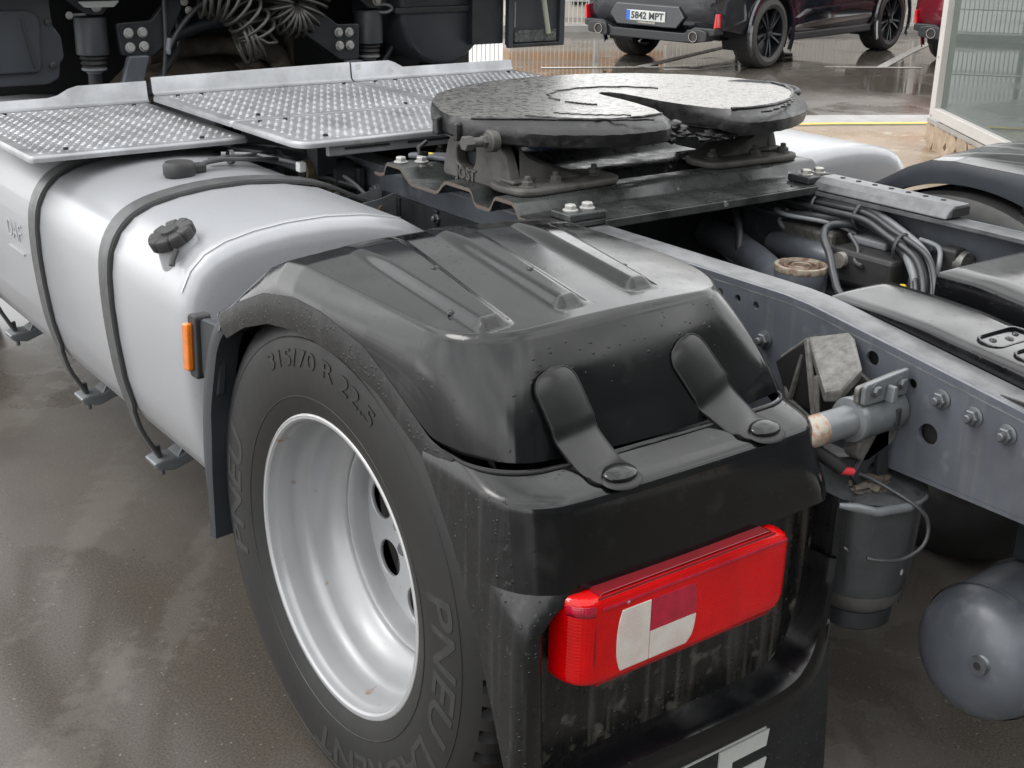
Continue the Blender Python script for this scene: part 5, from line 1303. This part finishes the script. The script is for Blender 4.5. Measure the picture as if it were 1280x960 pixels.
for (p0, p1, w) in (((-.462, -.435, .930), (-.475, -.415, .80), .006), ((-.464, -.437, .930), (-.545, -.545, .800), .007), ((-.45, -.37, .875), (-.475, -.415, .80), .005), ((-.47, -.41, .80), (-.56, -.56, .815), .010), ((-.45, -.37, .875), (-.462, -.435, .93), .006), ((-.53, -.52, .90), (-.55, -.55, .81), .006)):
    b = MB(); b.tube([p0, p1], w, 6); b.build('cast_rib', M_castw, bk, smooth=50)
b = MB(); b.prism([(-.37, .87), (-.435, .925), (-.53, .88), (-.54, .81), (-.41, .80)], 'x', -.470, -.465); b.build('rib_web', M_deep, bk, smooth=0)
bolt('grey', bk, (-.442, -.378, .868), (-1, 0, 0), .012)
b = MB(); b.lathe([(.026, -.640), (.0275, -.636), (.0275, -.40), (.026, -.395)], 'x', 32, (0, -.618, .852)); tb = b.build('support_tube', M_tube, bk, smooth=40)
b = MB(); rows = []                                    # slanted rusty end of the tube
for h, f in ((-.630, 1.012), (-.648, 1.01), (-.664, .93), (-.672, .70), (-.674, .2)):
    rows.append([(h-.010*sin(2*pi*k/28)*-1*(1 if h < -.64 else .2), -.618+.0275*f*cos(2*pi*k/28), .852+.0275*f*sin(2*pi*k/28)) for k in range(28)])
b.grid(rows, True); b.f.append([4*28+k for k in range(28)]); b.mi.append(0); b.build('rusty_tube_end', M_rustend, bk, smooth=60)
b = MB(); b.lathe([(.029, -.556), (.039, -.553), (.041, -.547), (.0405, -.54), (.0395, -.535), (.0395, -.440), (.037, -.434)], 'x', 36, (0, -.618, .852)); b.build('clamp_shell', M_tube, bk, smooth=40)
b = MB(); b.prism(fillet([(-.558, .888), (-.440, .888), (-.440, .936), (-.558, .926)], .008), 'y', -.650, -.640); b.build('clamp_ear', M_tube, bk, smooth=0, bevel=.003)
b = MB(); b.prism(fillet([(-.562, .888), (-.440, .888), (-.440, .930), (-.562, .920)], .008), 'y', -.6385, -.628); b.build('clamp_ear', M_castw, bk, smooth=0, bevel=.003)
for x in (-.532, -.462): bolt('grey', bk, (x, -.650, .913), (0, -1, 0), .0085)
b = MB(); b.prism([(-.505, .888), (-.49, .888), (-.493, .918), (-.502, .918)], 'y', -.668, -.650); b.build('clamp_rib', M_tube, bk, smooth=0, bevel=.003)
b = MB(); b.box(-.474, -.462, -.6605, -.654, .835, .868); b.build('clamp_slot', M_framed, bk, smooth=0, bevel=.003)
b = MB(); b.prism(fillet([(-.535, .83), (-.43, .83), (-.43, .79), (-.51, .765), (-.535, .78)], .012), 'y', -.633, -.60); b.build('clamp_foot', M_castw, bk, smooth=0, bevel=.004)
M = Matrix(((1, 0, 0, 0), (0, 0, -1, -.628), (0, 1, 0, 0), (0, 0, 0, 1)))
plate('triangle_bracket', [fillet([(-.476, .832), (-.458, .832), (-.440, .705), (-.465, .705), (-.525, .728), (-.540, .745)], .004), fillet([(-.476, .782), (-.466, .722), (-.515, .738)], .008)], .010, M, M_framed, bk, bevel=.002)
dr = part('air_dryer')
b = MB(); b.lathe([(.088, .505), (.094, .53), (.100, .66), (.097, .690), (.104, .694), (.106, .704), (.09, .712), (.05, .716)], 'z', 40, (-.452, -.600, 0)); b.build('dryer_body', mat('dryer_grey', (.034, .037, .039), .55, var=.3, vscale=18, bump=.001, bscale=90, streak=((.014, .014, .015), .55, .68, 24), speck=((.42, .42, .40), .72, .75, 26)), dr, smooth=40)
b = MB(); b.lathe([(.075, .470), (.087, .488), (.089, .506)], 'z', 40, (-.452, -.600, 0)); b.build('dryer_shoulder', M_cast, dr, smooth=50)
b = MB(); b.lathe([(.060, .430), (.070, .438), (.072, .471)], 'z', 32, (-.458, -.606, 0)); b.build('dryer_base', M_framed, dr, smooth=40)
b = MB(); b.tube([(-.388, -.678, .69), (-.396, -.674, .56), (-.415, -.676, .47)], .0035, 6); b.build('dryer_seam', M_deep, dr, smooth=60)
b = MB(); b.tube([(-.362, -.60, .69), (-.357, -.60, .55), (-.372, -.60, .48)], .022, 10); b.build('dryer_pipe', M_framed, dr, smooth=60)
b = MB(); b.tube([(-.60, -.655, .716), (-.575, -.672, .712), (-.54, -.69, .700), (-.47, -.704, .696), (-.41, -.695, .698)], [.005, .009, .009, .009, .007], 8); b.build('dryer_flange', M_tube, dr, smooth=60)
b = MB(); b.tube(spline([(-.60, -.585, .80), (-.580, -.60, .782), (-.565, -.61, .770), (-.555, -.615, .760)], 5), .013, 9); b.build('plug_boot', M_rubber, dr, smooth=60)
b = MB(); b.tube([(-.556, -.617, .757), (-.532, -.626, .751)], .0075, 10); b.build('red_ferrule', M_redp, dr, smooth=40)
b = MB(); b.tube(spline([(-.532, -.626, .751), (-.500, -.65, .735), (-.462, -.716, .700), (-.442, -.730, .665), (-.455, -.735, .630), (-.50, -.728, .613), (-.545, -.715, .618), (-.565, -.70, .622)], 7), .0036, 8); b.build('cable', M_hose, dr, smooth=60)
lump('mud', -.49, -.63, .718, .04, .025, .012, M_brown, dr, 8, .3)

# ---------------------------------------------------------------- cab rear above the catwalk
cb = part('cab')
b = MB(); b.prism(fillet([(2.42, 1.40), (2.42, 3.55), (2.7, 3.75), (4.2, 3.75), (4.62, 2.6), (4.70, 1.2), (4.70, .45), (3.2, .45), (3.2, 1.40)], .08), 'x', -1.22, 1.22); b.build('cab_shell', M_cab, cb, smooth=0, bevel=.05, seg=3)
b = MB(); b.box(-1.19, 1.19, 2.385, 2.4195, 1.41, 1.83); b.build('rear_panel', M_frame, cb, smooth=0, bevel=.01)
b = MB(); b.box(-1.10, 1.10, 2.95, 3.3, .45, 1.399); b.build('engine_bulkhead', M_deep, cb, smooth=0)
b = MB(); b.box(-1.1, 1.1, 2.60, 3.1, 1.385, 1.3995); b.build('cab_floor', M_deep, cb, smooth=0)
# left corner cover
cv = part('corner_cover', T)
b = MB(); b.prism(fillet([(-1.24, 1.085), (-.905, 1.082), (-.865, 1.10), (-.858, 1.15), (-.842, 1.165), (-.845, 1.235), (-.872, 1.275), (-.875, 1.42), (-1.24, 1.42)], .012), 'y', 2.535, 2.56); b.build('outer_sheet', M_dust, cv, smooth=0, bevel=.004)
b = MB(); b.prism(fillet([(-1.24, 1.125), (-.925, 1.125), (-.915, 1.30), (-.945, 1.325), (-1.24, 1.325)], .02), 'y', 2.520, 2.5345); b.build('raised_sheet', M_dust, cv, smooth=0, bevel=.006)
for z in (1.145, 1.285):
    b = MB(); b.lathe([(.012, 2.533), (.011, 2.526), (.006, 2.524)], 'y', 14, (-.885, 0, z)); b.build('clip', M_rubber, cv, smooth=30)
b = MB(); b.tube(spline([(-.975, 2.515, 1.30), (-.965, 2.513, 1.24), (-.955, 2.513, 1.19), (-.945, 2.515, 1.14)], 4), .003, 6); b.build('crease', M_rubber, cv, smooth=60)
# cab suspension legs
def leg(x, z0, nm='cab_air_spring'):
    p = part(nm)
    b = MB(); b.lathe([(.052, z0+.125), (.055, z0+.12), (.056, z0), (.050, z0-.004)], 'z', 28, (x, 2.62, 0)); b.build('sleeve', M_dust, p, smooth=40)
    b = MB(); b.lathe([(.040, z0-.004), (.047, z0-.014), (.038, z0-.022), (.046, z0-.032), (.038, z0-.040), (.042, z0-.046)], 'z', 24, (x, 2.62, 0)); b.build('bellows', M_rubber, p, smooth=50)
    b = MB(); b.lathe([(.043, z0-.046), (.043, z0-.054), (.030, z0-.060), (.026, z0-.066)], 'z', 24, (x, 2.62, 0)); b.build('collar', M_hoseg, p, smooth=30)
    b = MB(); b.lathe([(.024, z0-.22), (.024, z0-.06)], 'z', 16, (x, 2.62, 0)); b.build('rod', M_framed, p, smooth=30)
    b = MB(); b.prism(fillet([(x-.09, z0+.19), (x+.10, z0+.19), (x+.05, z0+.16), (x+.03, z0+.135), (x-.02, z0+.135), (x-.05, z0+.155)], .01), 'y', 2.57, 2.60); b.build('top_bracket', M_framed, p, smooth=0, bevel=.004)
    bolt('zinc', p, (x+.01, 2.57, z0+.162), (0, -1, 0), .013)
    return p
lg = leg(-.715, 1.165); bolt('zinc', lg, (-.80, 2.57, 1.30), (0, -1, 0), .009)
b = MB(); b.tube([(-.80, 2.58, 1.30), (-.74, 2.58, 1.302)], .005, 8); b.build('link_rod', M_hoseg, lg, smooth=60)
b = MB(); b.prism(fillet([(-.77, 1.345), (-.63, 1.345), (-.65, 1.325), (-.75, 1.325)], .006), 'y', 2.55, 2.568); b.build('pale_bracket', M_pl, lg, smooth=0, bevel=.003)
lg2 = leg(.39, 1.155)
b = MB(); b.tube(spline([(.36, 2.58, 1.30), (.44, 2.57, 1.302), (.47, 2.57, 1.285), (.44, 2.57, 1.272), (.39, 2.58, 1.276)], 5), .006, 8); b.build('level_link', M_hoseg, lg2, smooth=60)
def bolt_plate(pts, bl, nm='bolted_bracket'):
    p = part(nm)
    b = MB(); b.prism(fillet(pts, .012), 'y', 2.56, 2.585); b.build('plate', M_framed, p, smooth=0, bevel=.004)
    for (x, z) in bl: bolt('white', p, (x, 2.559, z), (0, -1, 0), .0125)
    return p
bpl = bolt_plate([(-.645, 1.27), (-.52, 1.275), (-.47, 1.33), (-.44, 1.40), (-.36, 1.40), (-.42, 1.28), (-.47, 1.19), (-.52, 1.155), (-.635, 1.16)], [(-.605, 1.235), (-.555, 1.236), (-.603, 1.186), (-.553, 1.188)])
b = MB(); b.prism(fillet([(-.62, 1.16), (-.545, 1.16), (-.585, 1.04), (-.66, 1.04)], .01), 'y', 2.53, 2.56); b.build('leg_plate', M_frame, bpl, smooth=0, bevel=.006)
bpr = bolt_plate([(.13, 1.30), (.22, 1.235), (.315, 1.235), (.31, 1.10), (.23, 1.10), (.03, 1.235), (.0, 1.30), (-.02, 1.40), (.10, 1.40)], [(.222, 1.205), (.268, 1.204), (.225, 1.155), (.270, 1.155)])
b = MB(); b.prism(fillet([(.24, 1.10), (.31, 1.10), (.37, 1.0), (.28, 1.0)], .01), 'y', 2.53, 2.56); b.build('leg_plate', M_frame, bpr, smooth=0, bevel=.006)
b = MB(); b.tube(spline([(-.52, 2.60, 1.17), (-.42, 2.60, 1.215), (-.28, 2.60, 1.255), (-.12, 2.60, 1.262), (.02, 2.60, 1.245), (.12, 2.60, 1.19), (.22, 2.60, 1.12)], 6), .022, 10); b.build('cross_tube', M_framed, T, smooth=60)
# coiled air lines
coil = part('coiled_air_lines')
def helix(ctr, R, r, n_, mt):
    c = [Vector(p) for p in spline(ctr, 16)]; pts = []
    L = len(c)-1
    for k in range(n_*14+1):
        t = k/(n_*14)*L; i = min(int(t), L-1); p = c[i].lerp(c[i+1], t-i); tg = (c[i+1]-c[i]).normalized()
        a = tg.cross(Vector((0, 1, 0))).normalized(); bb = tg.cross(a); ph = 2*pi*k/14
        pts.append(tuple(p+(a*cos(ph)+bb*sin(ph))*R))
    b = MB(); b.tube(pts, r, 7); return b.build('coil', mt, coil, smooth=60)
M_coil = mat('coil_line', (.045, .044, .040), .38, var=.2, vscale=20)
helix([(-.36, 2.50, 1.36), (-.25, 2.48, 1.335), (-.16, 2.48, 1.22), (-.22, 2.49, 1.19)], .075, .0065, 13, M_coil)
helix([(-.02, 2.50, 1.42), (-.06, 2.50, 1.32), (-.02, 2.50, 1.26), (.05, 2.50, 1.27), (.10, 2.5, 1.36)], .055, .0060, 16, M_coil)
# engine-bay clutter behind the coils
for k, (pts, r, mt) in enumerate((([(-.46, 2.78, 1.13), (-.30, 2.78, 1.15), (-.16, 2.78, 1.155), (.0, 2.78, 1.13)], .034, M_brown), ([(-.02, 2.75, 1.14), (.06, 2.75, 1.10), (.07, 2.75, 1.0)], .04, M_brown), ([(-.5, 2.7, 1.0), (-.40, 2.7, 1.12), (-.36, 2.7, 1.18), (-.37, 2.7, 1.3)], .014, M_hose),
                              ([(-.50, 2.55, 1.05), (-.485, 2.55, 1.13), (-.475, 2.55, 1.22), (-.47, 2.55, 1.40)], .008, M_hose), ([(-.475, 2.54, 1.16), (-.465, 2.54, 1.215)], .010, M_hoseg), ([(-.48, 2.54, 1.16), (-.43, 2.54, 1.24), (-.36, 2.54, 1.31), (-.28, 2.54, 1.36)], .009, M_hose),
                              ([(.55, 2.72, 1.2), (.57, 2.72, 1.14), (.50, 2.72, 1.05)], .012, M_hose), ([(.13, 2.8, 1.0), (.13, 2.8, 1.25)], .018, M_brown), ([(.47, 2.74, 1.22), (.49, 2.73, 1.25), (.51, 2.73, 1.28)], .006, M_hoseg))):
    b = MB(); b.tube(spline(pts, 5), r, 10); b.build('pipe', mt, T, smooth=60)
lump('gearbox_casing', -.22, 2.95, 1.0, .30, .18, .13, M_brown, T, 12, .12)
lump('gearbox_casing', .0, 2.86, 1.03, .10, .08, .06, M_brown, T, 13, .15)
b = MB(); b.box(-.535, -.485, 2.52, 2.56, 1.03, 1.085); b.build('connector', M_hoseg, T, smooth=0, bevel=.006)
for (x, z) in ((-.395, 1.335), (-.380, 1.305)): bolt('zinc', T, (x, 2.555, z), (0, -1, 0), .010)
# inner wheel tub and side fairing on the right
tub = part('wheel_tub')
rows = []
for y in (2.56, 2.58, 3.3):
    ins = .02 if y == 2.56 else 0
    arcp = [(.505+ins, 1.50), (.505+ins, 1.27), (.515+ins, 1.20), (.545+ins, 1.135), (.60, 1.085+ins), (.68, 1.060+ins), (.76, 1.062+ins), (.84, 1.10+ins), (.90-ins, 1.16), (.935-ins, 1.23), (.955-ins, 1.31), (.96-ins, 1.50)]
    rows.append([(p[0], y, p[1]) for p in [tuple(q)[:2] for q in spline([(*q, 0) for q in arcp], 4)]])
b = MB(); b.grid(rows); b.f.append(list(range(len(rows[0])))); b.mi.append(0); b.build('tub_shell', M_dust, tub, smooth=50)
b = MB(); b.box(.47, .99, 2.545, 2.60, 1.265, 1.29); b.build('tub_rail', M_framed, tub, smooth=0, bevel=.006)
b = MB(); b.prism(fillet([(.68, 1.02), (.85, 1.02), (.86, 1.075), (.80, 1.095), (.72, 1.06)], .01), 'y', 2.60, 2.75); b.build('tub_foot', M_rubber, tub, smooth=0, bevel=.005)
fr = part('side_fairing')
yF = 2.50
b = MB(); b.box(.985, 1.262, yF, yF+.02, 1.128, 1.60); b.build('fairing_sheet', M_dust, fr, smooth=0)
for (x0, x1, z0, z1) in ((.975, 1.0, 1.118, 1.6), (1.243, 1.270, 1.118, 1.6), (1.0005, 1.2425, 1.118, 1.134)):
    b = MB(); b.box(x0, x1, yF-.02, yF-.0005, z0, z1); b.build('fairing_rim', M_framed if z1 < 1.2 else M_dust, fr, smooth=0, bevel=.003)
b = MB(); b.box(.82, .974, yF+.02, yF+.06, 1.135, 1.6); b.build('fairing_return', M_framed, fr, smooth=0)
rows = []; rz_ = random.Random(2)
for i in range(6): rows.append([(1.012+.218*k/30, yF-.006-.006*rz_.random(), 1.140+.045*i/5+(.004*rz_.random() if i == 5 else 0)) for k in range(31)])
b = MB(); b.grid(rows); b.build('grip_pad', M_brush, fr, smooth=0, thick=.005)
b = MB(); b.tube([(1.175, yF-.030, 1.172), (1.150, yF-.030, 1.29), (1.11, yF-.03, 1.50)], .011, 10); b.build('stay_rod', mat('stay_green_grey', (.27, .28, .22), .5), fr, smooth=60)
b = MB(); b.tube([(1.015, yF-.006, 1.20), (1.015, yF-.006, 1.30)], .004, 6); b.build('hinge_pin', M_hoseg, fr, smooth=60)
